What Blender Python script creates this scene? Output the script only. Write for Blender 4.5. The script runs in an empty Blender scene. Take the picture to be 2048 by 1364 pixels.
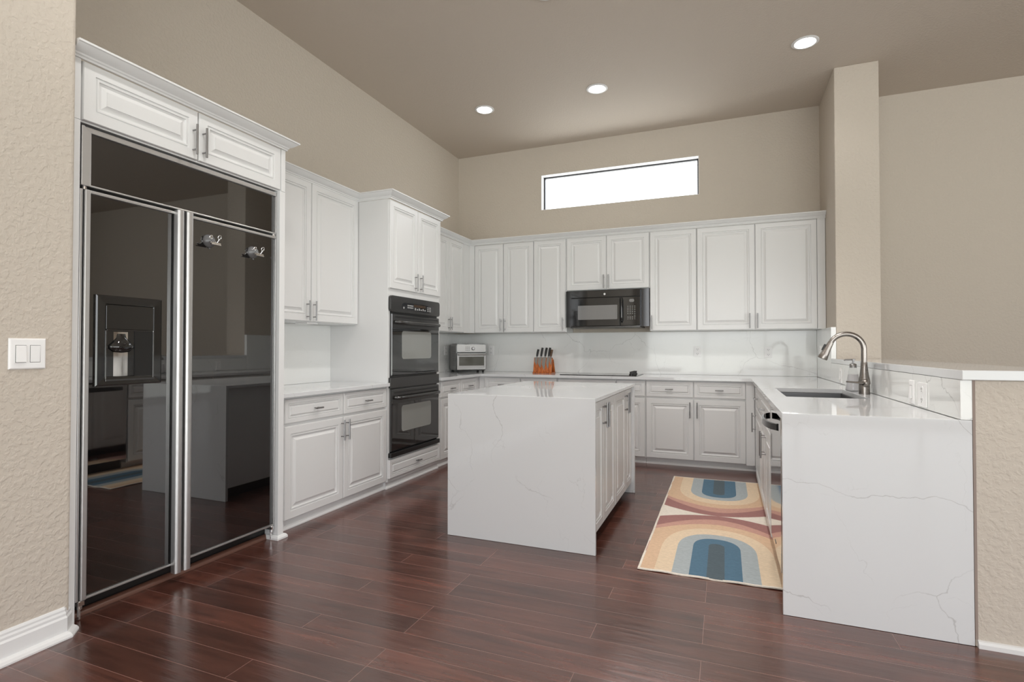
import bpy, bmesh, math, random
from mathutils import Vector
random.seed(7)
S = bpy.context.scene
C = S.collection
PI = math.pi

# ------------------------------------------------------------------ camera
cam_d = bpy.data.cameras.new('camera')
cam = bpy.data.objects.new('camera', cam_d)
C.objects.link(cam)
cam_d.sensor_width = 36.0
cam_d.lens = 1066.05 / 2048 * 36.0
cam_d.clip_start = 0.02
cam.location = (3.3218, -6.3850, 1.2057)
cam.rotation_euler = (PI / 2 + 0.0149, 0.0, 0.3796)
S.camera = cam

# ------------------------------------------------------------------ exposure, world, daylight
S.view_settings.view_transform = 'Standard'
S.view_settings.look = 'None'
S.view_settings.gamma = 1.0
S.view_settings.use_curve_mapping = False
S.view_settings.exposure = 0.0
S.cycles.use_denoising = True
S.cycles.max_bounces = 10
S.cycles.diffuse_bounces = 6
S.cycles.glossy_bounces = 5
S.cycles.transparent_max_bounces = 10
S.cycles.sample_clamp_indirect = 6.0
S.cycles.caustics_reflective = False
S.cycles.caustics_refractive = False

world = bpy.data.worlds.new('world')
S.world = world
world.use_nodes = True
wn, wl = world.node_tree.nodes, world.node_tree.links
wn.clear()
wtc = wn.new('ShaderNodeTexCoord')
wsep = wn.new('ShaderNodeSeparateXYZ')
wramp = wn.new('ShaderNodeValToRGB')
wmap = wn.new('ShaderNodeMapRange')
wmap.inputs[1].default_value = -0.3
wmap.inputs[2].default_value = 0.3
wbg = wn.new('ShaderNodeBackground')
wout = wn.new('ShaderNodeOutputWorld')
wl.new(wtc.outputs['Generated'], wsep.inputs[0])
wl.new(wsep.outputs['Z'], wmap.inputs[0])
wl.new(wmap.outputs[0], wramp.inputs[0])
wl.new(wramp.outputs[0], wbg.inputs[0])
wl.new(wbg.outputs[0], wout.inputs[0])
cr = wramp.color_ramp
cr.elements[0].position = 0.0
cr.elements[0].color = (0.97, 0.99, 0.97, 1)          # sunlit paving and lawn below the horizon
cr.elements[1].position = 1.0
cr.elements[1].color = (0.66, 0.68, 0.70, 1)           # bright overcast sky
e = cr.elements.new(0.46); e.color = (0.88, 0.92, 0.86, 1)
e = cr.elements.new(0.56); e.color = (0.72, 0.735, 0.75, 1)
wbg.inputs[1].default_value = 5.9


def portal(name, loc, rot, sx, sy):
    l = bpy.data.lights.new(name, 'AREA')
    l.shape = 'RECTANGLE'
    l.size, l.size_y = sx, sy
    l.cycles.is_portal = True
    o = bpy.data.objects.new(name, l)
    C.objects.link(o)
    o.location = loc
    o.rotation_euler = rot
    return o


CEIL = 3.77
REAR, RIGHT = -11.0, 10.0
RW = (1.0, 9.6, 0.06, 3.3)            # rear glazing x0 x1 z0 z1
SW = (-10.0, -3.0, 0.06, 2.55)         # right-hand glazing y0 y1 z0 z1
BW = (1.173, 3.062, 2.962, 3.405)     # clerestory window in the kitchen wall
portal('daylight_rear', ((RW[0] + RW[1]) / 2, REAR - 0.16, (RW[2] + RW[3]) / 2), (PI / 2, 0, 0), RW[1] - RW[0], RW[3] - RW[2])
portal('daylight_right', (RIGHT + 0.16, (SW[0] + SW[1]) / 2, (SW[2] + SW[3]) / 2), (PI / 2, 0, PI / 2), SW[1] - SW[0], SW[3] - SW[2])
portal('daylight_clerestory', ((BW[0] + BW[1]) / 2, 0.17, (BW[2] + BW[3]) / 2), (PI / 2, 0, PI), BW[1] - BW[0], BW[3] - BW[2])


# ------------------------------------------------------------------ materials
def srgb(r, g, b):
    f = lambda c: (c / 255 / 12.92) if c / 255 <= 0.04045 else ((c / 255 + 0.055) / 1.055) ** 2.4
    return (f(r), f(g), f(b), 1.0)


def mat(name, col, rough=0.5, metal=0.0, ior=1.5, coat=0.0, emit=None, estr=0.0, bump=None, trans=0.0, var=0.0):
    m = bpy.data.materials.new(name)
    m.use_nodes = True
    nt = m.node_tree
    b = nt.nodes['Principled BSDF']
    b.inputs['Base Color'].default_value = col
    b.inputs['Roughness'].default_value = rough
    b.inputs['Metallic'].default_value = metal
    b.inputs['IOR'].default_value = ior
    b.inputs['Coat Weight'].default_value = coat
    b.inputs['Transmission Weight'].default_value = trans
    if emit:
        b.inputs['Emission Color'].default_value = emit
        b.inputs['Emission Strength'].default_value = estr
    tc = nt.nodes.new('ShaderNodeTexCoord')
    if bump:
        sc, st, dist = bump
        n = nt.nodes.new('ShaderNodeTexNoise')
        n.inputs['Scale'].default_value = sc
        n.inputs['Detail'].default_value = 4.0
        bp = nt.nodes.new('ShaderNodeBump')
        bp.inputs['Strength'].default_value = st
        bp.inputs['Distance'].default_value = dist
        nt.links.new(tc.outputs['Object'], n.inputs['Vector'])
        nt.links.new(n.outputs['Fac'], bp.inputs['Height'])
        nt.links.new(bp.outputs[0], b.inputs['Normal'])
    if var:
        n2 = nt.nodes.new('ShaderNodeTexNoise')
        n2.inputs['Scale'].default_value = 3.0
        n2.inputs['Detail'].default_value = 5.0
        rp = nt.nodes.new('ShaderNodeValToRGB')
        rp.color_ramp.elements[0].position = 0.35
        rp.color_ramp.elements[1].position = 0.65
        rp.color_ramp.elements[0].color = tuple(c * (1 - var) for c in col[:3]) + (1,)
        rp.color_ramp.elements[1].color = tuple(min(1, c * (1 + var)) for c in col[:3]) + (1,)
        nt.links.new(tc.outputs['Object'], n2.inputs['Vector'])
        nt.links.new(n2.outputs['Fac'], rp.inputs[0])
        nt.links.new(rp.outputs[0], b.inputs['Base Color'])
    return m


def plaster(name, col, scale=38.0, strength=0.35, dist=0.004):
    m = mat(name, col, 0.75)
    nt = m.node_tree
    b = nt.nodes['Principled BSDF']
    tc = nt.nodes.new('ShaderNodeTexCoord')
    n = nt.nodes.new('ShaderNodeTexNoise')
    n.inputs['Scale'].default_value = scale
    n.inputs['Detail'].default_value = 3.0
    n.inputs['Distortion'].default_value = 0.25
    rp = nt.nodes.new('ShaderNodeValToRGB')
    rp.color_ramp.elements[0].position = 0.42
    rp.color_ramp.elements[1].position = 0.62
    bp = nt.nodes.new('ShaderNodeBump')
    bp.inputs['Strength'].default_value = strength
    bp.inputs['Distance'].default_value = dist
    nt.links.new(tc.outputs['Object'], n.inputs['Vector'])
    nt.links.new(n.outputs['Fac'], rp.inputs[0])
    nt.links.new(rp.outputs[0], bp.inputs['Height'])
    nt.links.new(bp.outputs[0], b.inputs['Normal'])
    return m


def quartz(name, base=(0.69, 0.703, 0.716, 1), rough=0.035, seed=0.0, vein=(0.43, 0.43, 0.43, 1)):
    m = mat(name, base, rough)
    nt = m.node_tree
    b = nt.nodes['Principled BSDF']
    N, L = nt.nodes.new, nt.links.new
    tc = N('ShaderNodeTexCoord')
    mp = N('ShaderNodeMapping')
    mp.inputs['Location'].default_value = (seed, seed * 1.7, seed * 0.6)
    mp.inputs['Rotation'].default_value = (0.3, 0.5, 0.2)
    L(tc.outputs['Object'], mp.inputs[0])
    fac = None
    for sc, w, msk, amt in ((1.25, 0.0034, 0.44, 0.75), (2.3, 0.0045, 0.53, 0.35)):
        wn_ = N('ShaderNodeTexNoise')
        wn_.inputs['Scale'].default_value = sc * 1.6
        wn_.inputs['Detail'].default_value = 6.0
        wn_.inputs['Roughness'].default_value = 0.5
        L(mp.outputs[0], wn_.inputs['Vector'])
        va = N('ShaderNodeVectorMath'); va.operation = 'MULTIPLY_ADD'
        va.inputs[1].default_value = (0.42, 0.42, 0.42)
        L(wn_.outputs['Color'], va.inputs[0]); L(mp.outputs[0], va.inputs[2])
        vo = N('ShaderNodeTexVoronoi')
        vo.feature = 'DISTANCE_TO_EDGE'
        vo.inputs['Scale'].default_value = sc
        L(va.outputs[0], vo.inputs['Vector'])
        r = N('ShaderNodeMapRange')
        r.inputs[1].default_value = 0.0
        r.inputs[2].default_value = w
        r.inputs[3].default_value = 1.0
        r.inputs[4].default_value = 0.0
        L(vo.outputs['Distance'], r.inputs[0])
        n2 = N('ShaderNodeTexNoise')
        n2.inputs['Scale'].default_value = sc * 2.0
        L(mp.outputs[0], n2.inputs['Vector'])
        r2 = N('ShaderNodeMapRange')
        r2.inputs[1].default_value = msk - 0.06
        r2.inputs[2].default_value = msk + 0.10
        r2.inputs[4].default_value = amt
        L(n2.outputs['Fac'], r2.inputs[0])
        mu = N('ShaderNodeMath'); mu.operation = 'MULTIPLY'
        L(r.outputs[0], mu.inputs[0]); L(r2.outputs[0], mu.inputs[1])
        if fac is None:
            fac = mu
        else:
            mx = N('ShaderNodeMath'); mx.operation = 'MAXIMUM'
            L(fac.outputs[0], mx.inputs[0]); L(mu.outputs[0], mx.inputs[1])
            fac = mx
    mix = N('ShaderNodeMix')
    mix.data_type = 'RGBA'
    mix.inputs[6].default_value = base
    mix.inputs[7].default_value = vein
    L(fac.outputs[0], mix.inputs[0])
    L(mix.outputs[2], b.inputs['Base Color'])
    return m


def wood_floor():
    m = mat('floor_wood', (0.05, 0.02, 0.015, 1), 0.25)
    nt = m.node_tree
    b = nt.nodes['Principled BSDF']
    N, L = nt.nodes.new, nt.links.new
    tc = N('ShaderNodeTexCoord')
    mp0 = N('ShaderNodeMapping')
    mp0.inputs['Location'].default_value = (0.31, 4.945, 0)
    L(tc.outputs['Object'], mp0.inputs[0])
    br = N('ShaderNodeTexBrick')
    br.offset = 0.37
    br.offset_frequency = 3
    br.squash = 1.0
    br.inputs['Scale'].default_value = 1.0
    br.inputs['Brick Width'].default_value = 1.18
    br.inputs['Row Height'].default_value = 0.127
    br.inputs['Mortar Size'].default_value = 0.0014
    br.inputs['Mortar Smooth'].default_value = 0.15
    br.inputs['Color1'].default_value = (0.0, 0.0, 0.0, 1)
    br.inputs['Color2'].default_value = (1.0, 1.0, 1.0, 1)
    br.inputs['Mortar'].default_value = (0.5, 0.5, 0.5, 1)
    L(mp0.outputs[0], br.inputs['Vector'])
    mp = N('ShaderNodeMapping')
    mp.inputs['Scale'].default_value = (1.1, 10.0, 1.0)
    L(mp0.outputs[0], mp.inputs[0])
    # shift the grain from plank to plank
    sh = N('ShaderNodeVectorMath'); sh.operation = 'MULTIPLY_ADD'
    sh.inputs[1].default_value = (7.0, 3.0, 5.0)
    L(br.outputs['Color'], sh.inputs[0])
    L(mp.outputs[0], sh.inputs[2])
    g = N('ShaderNodeTexNoise')
    g.inputs['Scale'].default_value = 2.4
    g.inputs['Detail'].default_value = 8.0
    g.inputs['Roughness'].default_value = 0.62
    g.inputs['Distortion'].default_value = 0.5
    L(sh.outputs[0], g.inputs['Vector'])
    rp = N('ShaderNodeValToRGB')
    rp.color_ramp.elements[0].position = 0.30
    rp.color_ramp.elements[0].color = (0.058, 0.021, 0.0155, 1)
    rp.color_ramp.elements[1].position = 0.72
    rp.color_ramp.elements[1].color = (0.150, 0.054, 0.037, 1)
    L(g.outputs['Fac'], rp.inputs[0])
    tone = N('ShaderNodeMapRange')
    tone.inputs[3].default_value = 0.66
    tone.inputs[4].default_value = 1.28
    L(br.outputs['Color'], tone.inputs[0])
    mul = N('ShaderNodeVectorMath'); mul.operation = 'SCALE'
    L(rp.outputs[0], mul.inputs[0])
    L(tone.outputs[0], mul.inputs['Scale'])
    mix = N('ShaderNodeMix'); mix.data_type = 'RGBA'
    mix.inputs[7].default_value = (0.22, 0.125, 0.105, 1)  # pale seams: glint off the plank bevels put into the joint colour
    L(br.outputs['Fac'], mix.inputs[0])
    L(mul.outputs[0], mix.inputs[6])
    L(mix.outputs[2], b.inputs['Base Color'])
    # hand-scraped, satin lacquer
    mp2 = N('ShaderNodeMapping')
    mp2.inputs['Scale'].default_value = (2.2, 16.0, 1.0)
    L(tc.outputs['Object'], mp2.inputs[0])
    n2 = N('ShaderNodeTexNoise')
    n2.inputs['Scale'].default_value = 2.0
    n2.inputs['Detail'].default_value = 4.0
    L(mp2.outputs[0], n2.inputs['Vector'])
    bp = N('ShaderNodeBump')
    bp.inputs['Strength'].default_value = 0.26
    bp.inputs['Distance'].default_value = 0.004
    L(n2.outputs['Fac'], bp.inputs['Height'])
    bp2 = N('ShaderNodeBump')
    bp2.invert = True
    bp2.inputs['Strength'].default_value = 0.15
    bp2.inputs['Distance'].default_value = 0.001
    L(br.outputs['Fac'], bp2.inputs['Height'])
    L(bp.outputs[0], bp2.inputs['Normal'])
    L(bp2.outputs[0], b.inputs['Normal'])
    rr = N('ShaderNodeMapRange')
    rr.inputs[3].default_value = 0.17
    rr.inputs[4].default_value = 0.27
    L(g.outputs['Fac'], rr.inputs[0])
    L(rr.outputs[0], b.inputs['Roughness'])
    b.inputs['IOR'].default_value = 2.0
    return m


def pane_glass(name, tint=(1, 1, 1, 1), refl=0.06):
    m = bpy.data.materials.new(name)
    m.use_nodes = True
    nt = m.node_tree
    nt.nodes.clear()
    t = nt.nodes.new('ShaderNodeBsdfTransparent')
    t.inputs[0].default_value = tint
    g = nt.nodes.new('ShaderNodeBsdfGlossy')
    g.inputs['Roughness'].default_value = 0.02
    mx = nt.nodes.new('ShaderNodeMixShader')
    fr = nt.nodes.new('ShaderNodeFresnel')
    fr.inputs[0].default_value = 1.45
    out = nt.nodes.new('ShaderNodeOutputMaterial')
    # reflect at the front faces only: a pane is thin and has no total reflection inside
    ge = nt.nodes.new('ShaderNodeNewGeometry')
    inv = nt.nodes.new('ShaderNodeMath'); inv.operation = 'SUBTRACT'; inv.inputs[0].default_value = 1.0
    mul = nt.nodes.new('ShaderNodeMath'); mul.operation = 'MULTIPLY'
    nt.links.new(ge.outputs['Backfacing'], inv.inputs[1])
    nt.links.new(fr.outputs[0], mul.inputs[0])
    nt.links.new(inv.outputs[0], mul.inputs[1])
    nt.links.new(mul.outputs[0], mx.inputs[0])
    nt.links.new(t.outputs[0], mx.inputs[1])
    nt.links.new(g.outputs[0], mx.inputs[2])
    nt.links.new(mx.outputs[0], out.inputs[0])
    return m


def wood(name, dark, light, scale=(3.0, 3.0, 30.0), rough=0.45):
    m = mat(name, light, rough)
    nt = m.node_tree
    b = nt.nodes['Principled BSDF']
    N, L = nt.nodes.new, nt.links.new
    tc = N('ShaderNodeTexCoord')
    mp = N('ShaderNodeMapping')
    mp.inputs['Scale'].default_value = scale
    L(tc.outputs['Object'], mp.inputs[0])
    n = N('ShaderNodeTexNoise')
    n.inputs['Scale'].default_value = 4.0
    n.inputs['Detail'].default_value = 5.0
    L(mp.outputs[0], n.inputs['Vector'])
    rp = N('ShaderNodeValToRGB')
    rp.color_ramp.elements[0].position = 0.35
    rp.color_ramp.elements[0].color = dark
    rp.color_ramp.elements[1].position = 0.65
    rp.color_ramp.elements[1].color = light
    L(n.outputs['Fac'], rp.inputs[0])
    L(rp.outputs[0], b.inputs['Base Color'])
    return m


def woven(name, col):
    m = mat(name, col, 0.9)
    nt = m.node_tree
    b = nt.nodes['Principled BSDF']
    N, L = nt.nodes.new, nt.links.new
    tc = N('ShaderNodeTexCoord')
    mp = N('ShaderNodeMapping')
    mp.inputs['Scale'].default_value = (30.0, 120.0, 30.0)
    L(tc.outputs['Object'], mp.inputs[0])
    n = N('ShaderNodeTexNoise')
    n.inputs['Scale'].default_value = 1.6
    n.inputs['Detail'].default_value = 6.0
    n.inputs['Roughness'].default_value = 0.7
    L(mp.outputs[0], n.inputs['Vector'])
    r = N('ShaderNodeMapRange')
    r.inputs[1].default_value = 0.3
    r.inputs[2].default_value = 0.7
    r.inputs[3].default_value = 0.82
    r.inputs[4].default_value = 1.16
    L(n.outputs['Fac'], r.inputs[0])
    s = N('ShaderNodeVectorMath'); s.operation = 'SCALE'
    s.inputs[0].default_value = col[:3]
    L(r.outputs[0], s.inputs['Scale'])
    L(s.outputs[0], b.inputs['Base Color'])
    bp = N('ShaderNodeBump')
    bp.inputs['Strength'].default_value = 0.25
    bp.inputs['Distance'].default_value = 0.002
    L(n.outputs['Fac'], bp.inputs['Height'])
    L(bp.outputs[0], b.inputs['Normal'])
    return m


def brushed(name, col, rough=0.28, stretch=(2.0, 2.0, 90.0)):
    m = mat(name, col, rough, metal=1.0)
    nt = m.node_tree
    b = nt.nodes['Principled BSDF']
    N, L = nt.nodes.new, nt.links.new
    tc = N('ShaderNodeTexCoord')
    mp = N('ShaderNodeMapping')
    mp.inputs['Scale'].default_value = stretch
    L(tc.outputs['Object'], mp.inputs[0])
    n = N('ShaderNodeTexNoise')
    n.inputs['Scale'].default_value = 6.0
    n.inputs['Detail'].default_value = 3.0
    L(mp.outputs[0], n.inputs['Vector'])
    r = N('ShaderNodeMapRange')
    r.inputs[3].default_value = rough - 0.06
    r.inputs[4].default_value = rough + 0.08
    L(n.outputs['Fac'], r.inputs[0])
    L(r.outputs[0], b.inputs['Roughness'])
    return m


M = {}
WALLC = (0.572, 0.515, 0.446, 1)
M['wall'] = plaster('wall_paint', WALLC, 46.0, 0.42, 0.004)
M['ceiling'] = plaster('ceiling_paint', (0.57, 0.508, 0.438, 1), 60.0, 0.3, 0.003)
M['floor'] = wood_floor()
M['trim'] = mat('trim_white', (0.77, 0.775, 0.775, 1), 0.35)
M['cab'] = mat('cabinet_white', (0.735, 0.738, 0.738, 1), 0.32, bump=(14.0, 0.02, 0.002))
M['cab_in'] = mat('cabinet_shadow_gap', (0.60, 0.59, 0.57, 1), 0.6)
M['quartz'] = quartz('quartz_counter', seed=3.1)
M['quartz_island'] = quartz('quartz_island', seed=14.3)
M['quartz_splash'] = quartz('quartz_splash', base=(0.80, 0.81, 0.80, 1), rough=0.06, seed=6.4)
M['nickel'] = brushed('brushed_nickel', (0.32, 0.315, 0.315, 1), 0.30)
M['faucet'] = brushed('faucet_nickel', (0.31, 0.285, 0.265, 1), 0.28)
M['steel'] = brushed('stainless', (0.60, 0.595, 0.59, 1), 0.40)
M['toaster_steel'] = brushed('toaster_stainless', (0.34, 0.335, 0.325, 1), 0.34, (60, 2, 2))
M['steel_mirror'] = mat('stainless_polished', (0.62, 0.61, 0.60, 1), 0.06, metal=1.0)
M['sink'] = brushed('sink_steel', (0.19, 0.19, 0.192, 1), 0.34, (40, 2, 2))
M['chrome'] = mat('chrome', (0.85, 0.85, 0.85, 1), 0.08, metal=1.0)
M['black_glass'] = mat('fridge_black_glass', (0.0035, 0.003, 0.003, 1), 0.02, ior=2.3)
M['black'] = mat('black_plastic', (0.010, 0.010, 0.010, 1), 0.28)
M['black_gloss'] = mat('black_gloss', (0.008, 0.008, 0.008, 1), 0.06, ior=1.7)
M['oven_black'] = mat('oven_black', (0.022, 0.021, 0.020, 1), 0.20, ior=1.7)
M['oven_glass'] = mat('oven_glass', (0.012, 0.012, 0.012, 1), 0.03, ior=2.0)
M['oven_window'] = mat('oven_window', (0.26, 0.265, 0.25, 1), 0.05, ior=1.7)
M['mw_window'] = mat('microwave_window', (0.20, 0.20, 0.20, 1), 0.08, ior=1.7)
M['grey_mark'] = mat('grey_marks', (0.40, 0.40, 0.40, 1), 0.5)
M['white_mark'] = mat('white_marks', (0.75, 0.75, 0.75, 1), 0.5)
M['amber'] = mat('amber_display', (0.05, 0.028, 0.014, 1), 0.2)
M['white_plastic'] = mat('white_plastic', (0.90, 0.90, 0.90, 1), 0.3)
M['slot'] = mat('outlet_slots', (0.10, 0.10, 0.10, 1), 0.5)
M['dark_frame'] = mat('window_frame_bronze', (0.03, 0.03, 0.035, 1), 0.4)
M['pane'] = pane_glass('window_pane')
M['brown_trim'] = mat('brown_floor_trim', (0.14, 0.065, 0.045, 1), 0.35)
M['lamp'] = mat('lamp_lens', (0.9, 0.9, 0.9, 1), 0.4, emit=(1.0, 0.97, 0.90, 1), estr=14.0)
M['knife_wood'] = wood('acacia_wood', srgb(140, 68, 28), srgb(206, 118, 58), (14.0, 14.0, 2.0))
M['brown_handle'] = wood('walnut_handle', srgb(64, 44, 28), srgb(104, 76, 50))
M['blade'] = mat('blade_steel', (0.30, 0.29, 0.27, 1), 0.35, metal=0.6)
M['grille'] = mat('toaster_side', (0.30, 0.30, 0.295, 1), 0.4, metal=0.6)
M['toaster_glass'] = mat('toaster_glass', (0.10, 0.10, 0.085, 1), 0.04, ior=1.8)
M['rubber'] = mat('suction_rubber', (0.16, 0.16, 0.165, 1), 0.22)
M['bottle'] = pane_glass('bottle_glass', (0.95, 0.955, 0.955, 1))
M['soap'] = mat('soap_liquid', (0.60, 0.59, 0.61, 1), 0.4)
M['caulk'] = mat('caulk_joint', (0.30, 0.24, 0.21, 1), 0.8)
M['rug_dark'] = woven('rug_slate', srgb(84, 98, 106))
M['rug_blue'] = woven('rug_blue', srgb(84, 116, 138))
M['rug_light'] = woven('rug_light_blue', srgb(170, 178, 181))
M['rug_sand'] = woven('rug_sand', srgb(226, 204, 176))
M['rug_peach'] = woven('rug_peach', srgb(216, 184, 154))
M['rug_pink'] = woven('rug_pink', srgb(198, 154, 140))
M['rug_rose'] = woven('rug_rose', srgb(160, 116, 112))
M['rug_cream'] = woven('rug_cream', srgb(232, 224, 212))


# ------------------------------------------------------------------ mesh helpers
class Fr:
    """local frame: a to the viewer's right, b up, c out towards the viewer"""
    def __init__(self, O, R, N):
        self.O, self.R, self.N = Vector(O), Vector(R), Vector(N)

    def p(self, a, b, c):
        return self.O + self.R * a + Vector((0, 0, b)) + self.N * c


FL = lambda x: Fr((x, 0, 0), (0, 1, 0), (1, 0, 0))        # faces +x, a = y
FB = lambda y: Fr((0, y, 0), (1, 0, 0), (0, -1, 0))       # faces -y, a = x
FP = lambda x: Fr((x, 0, 0), (0, -1, 0), (-1, 0, 0))      # faces -x, a = -y


class MB:
    def __init__(self):
        self.v, self.f, self.m = [], [], []
        self.cur = 0

    def add(self, vs, fs):
        n = len(self.v)
        self.v += [Vector(q) for q in vs]
        for q in fs:
            self.f.append([i + n for i in q])
            self.m.append(self.cur)
        return self

    def box(self, x0, x1, y0, y1, z0, z1):
        x0, x1 = min(x0, x1), max(x0, x1); y0, y1 = min(y0, y1), max(y0, y1); z0, z1 = min(z0, z1), max(z0, z1)
        vs = [(x, y, z) for z in (z0, z1) for y in (y0, y1) for x in (x0, x1)]
        return self.add(vs, [(0, 2, 3, 1), (4, 5, 7, 6), (0, 1, 5, 4), (2, 6, 7, 3), (0, 4, 6, 2), (1, 3, 7, 5)])

    def fbox(self, F, a0, a1, b0, b1, c0, c1):
        p, q = F.p(a0, b0, c0), F.p(a1, b1, c1)
        return self.box(p.x, q.x, p.y, q.y, p.z, q.z)

    def cyl(self, p0, p1, r0, r1=None, n=16, caps=True):
        return self.tube([p0, p1], [r0, r0 if r1 is None else r1], n, caps)

    def tube(self, pts, r, n=12, caps=True):
        pts = [Vector(p) for p in pts]
        if not isinstance(r, (list, tuple)):
            r = [r] * len(pts)
        vs, fs = [], []
        ref = None
        for i, p in enumerate(pts):
            t = (pts[min(i + 1, len(pts) - 1)] - pts[max(i - 1, 0)])
            t.normalize()
            if ref is None:
                ref = t.orthogonal().normalized()
            ref = (ref - t * ref.dot(t)).normalized()
            s = t.cross(ref)
            for k in range(n):
                a = 2 * PI * k / n
                vs.append(p + (ref * math.cos(a) + s * math.sin(a)) * r[i])
        for i in range(len(pts) - 1):
            for k in range(n):
                k2 = (k + 1) % n
                fs.append((i * n + k, i * n + k2, (i + 1) * n + k2, (i + 1) * n + k))
        if caps:
            fs.append(tuple(range(n - 1, -1, -1)))
            fs.append(tuple((len(pts) - 1) * n + k for k in range(n)))
        return self.add(vs, fs)

    def lathe(self, c, prof, n=24, ax=(0, 0, 1)):
        """prof: (radius, height along ax)"""
        c, ax = Vector(c), Vector(ax).normalized()
        u = ax.orthogonal().normalized()
        w = ax.cross(u)
        vs, fs = [], []
        for r, h in prof:
            for k in range(n):
                a = 2 * PI * k / n
                vs.append(c + ax * h + (u * math.cos(a) + w * math.sin(a)) * max(r, 1e-5))
        for i in range(len(prof) - 1):
            for k in range(n):
                k2 = (k + 1) % n
                fs.append((i * n + k, i * n + k2, (i + 1) * n + k2, (i + 1) * n + k))
        fs.append(tuple(range(n - 1, -1, -1)))
        fs.append(tuple((len(prof) - 1) * n + k for k in range(n)))
        return self.add(vs, fs)

    def prism(self, F, outline, c0, c1):
        n = len(outline)
        vs = [F.p(a, b, c0) for a, b in outline] + [F.p(a, b, c1) for a, b in outline]
        fs = [tuple(range(n - 1, -1, -1)), tuple(range(n, 2 * n))]
        fs += [(i, (i + 1) % n, n + (i + 1) % n, n + i) for i in range(n)]
        return self.add(vs, fs)

    def rrect(self, F, a0, a1, b0, b1, c0, c1, r=0.01, k=5):
        out = []
        for cx, cy, s in ((a1 - r, b1 - r, 0), (a0 + r, b1 - r, 1), (a0 + r, b0 + r, 2), (a1 - r, b0 + r, 3)):
            for i in range(k + 1):
                t = PI / 2 * (s + i / k)
                out.append((cx + r * math.cos(t), cy + r * math.sin(t)))
        return self.prism(F, out, c0, c1)

    def rings(self, F, a0, a1, b0, b1, prof):
        """concentric rectangular rings: prof = [(inset, c)]; closed at the back and front"""
        vs, fs = [], []
        for i, c in prof:
            vs += [F.p(a0 + i, b0 + i, c), F.p(a1 - i, b0 + i, c), F.p(a1 - i, b1 - i, c), F.p(a0 + i, b1 - i, c)]
        for r in range(len(prof) - 1):
            for k in range(4):
                k2 = (k + 1) % 4
                fs.append((r * 4 + k, r * 4 + k2, r * 4 + 4 + k2, r * 4 + 4 + k))
        fs.append((3, 2, 1, 0))
        q = (len(prof) - 1) * 4
        fs.append((q, q + 1, q + 2, q + 3))
        return self.add(vs, fs)

    def sweep(self, path, prof, side=1, ends=True):
        """mitred moulding: path of (x, y), prof of (out, z); out grows to the right of travel (side=1)"""
        P = [Vector((x, y, 0)) for x, y in path]
        n = len(prof)
        vs, fs = [], []
        for i, p in enumerate(P):
            d = []
            if i > 0:
                d.append((P[i] - P[i - 1]).normalized())
            if i < len(P) - 1:
                d.append((P[i + 1] - P[i]).normalized())
            ns = [Vector((t.y, -t.x, 0)) * side for t in d]
            if len(ns) == 2:
                m = (ns[0] + ns[1]).normalized()
                m = m / max(0.2, m.dot(ns[0]))
            else:
                m = ns[0]
            for o, z in prof:
                vs.append(p + m * o + Vector((0, 0, z)))
        for i in range(len(P) - 1):
            for k in range(n):
                k2 = (k + 1) % n
                fs.append((i * n + k, i * n + k2, (i + 1) * n + k2, (i + 1) * n + k))
        if ends:
            fs.append(tuple(range(n)))
            fs.append(tuple((len(P) - 1) * n + k for k in range(n - 1, -1, -1)))
        return self.add(vs, fs)

    def build(self, name, m, parent=None, bevel=0.0, smooth=None, local=False, seg=2):
        off = Vector((0, 0, 0))
        q = parent
        while q is not None and not local:
            off += q.location
            q = q.parent
        me = bpy.data.meshes.new(name)
        me.from_pydata([tuple(v - off) for v in self.v], [], self.f)
        ms = m if isinstance(m, (list, tuple)) else [m]
        for x in ms:
            me.materials.append(x)
        for p, i in zip(me.polygons, self.m):
            p.material_index = i
        bm = bmesh.new()
        bm.from_mesh(me)
        bmesh.ops.recalc_face_normals(bm, faces=bm.faces)
        bm.to_mesh(me)
        bm.free()
        if smooth is not None:
            for p in me.polygons:
                p.use_smooth = True
            me.set_sharp_from_angle(angle=math.radians(smooth))
        o = bpy.data.objects.new(name, me)
        C.objects.link(o)
        if parent is not None:
            o.parent = parent
        if bevel:
            b = o.modifiers.new('bevel', 'BEVEL')
            b.width = bevel
            b.segments = seg
            b.limit_method = 'ANGLE'
            b.angle_limit = math.radians(40)
        return o


def tag(o, label, cat, group=None):
    o['label'] = label
    o['category'] = cat
    if group:
        o['group'] = group
    return o


def thing(name, label, cat, loc=(0, 0, 0), group=None):
    o = bpy.data.objects.new(name, None)
    o.empty_display_size = 0.1
    C.objects.link(o)
    o.location = loc
    return tag(o, label, cat, group)


def struct(o):
    o['kind'] = 'structure'
    return o


def dup(root, loc, label=None):
    r = root.copy(); C.objects.link(r); r.location = loc
    if label:
        r['label'] = label
    for ch in root.children:
        c = ch.copy(); C.objects.link(c); c.parent = r
        for g in ch.children:
            d = g.copy(); C.objects.link(d); d.parent = c
    return r


# ------------------------------------------------------------------ room shell
XW, YW = 0.743, -4.966            # near left wall face and its corner
P0, P1, PY = 4.26, 4.605, -0.818  # pier between kitchen and next room

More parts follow.
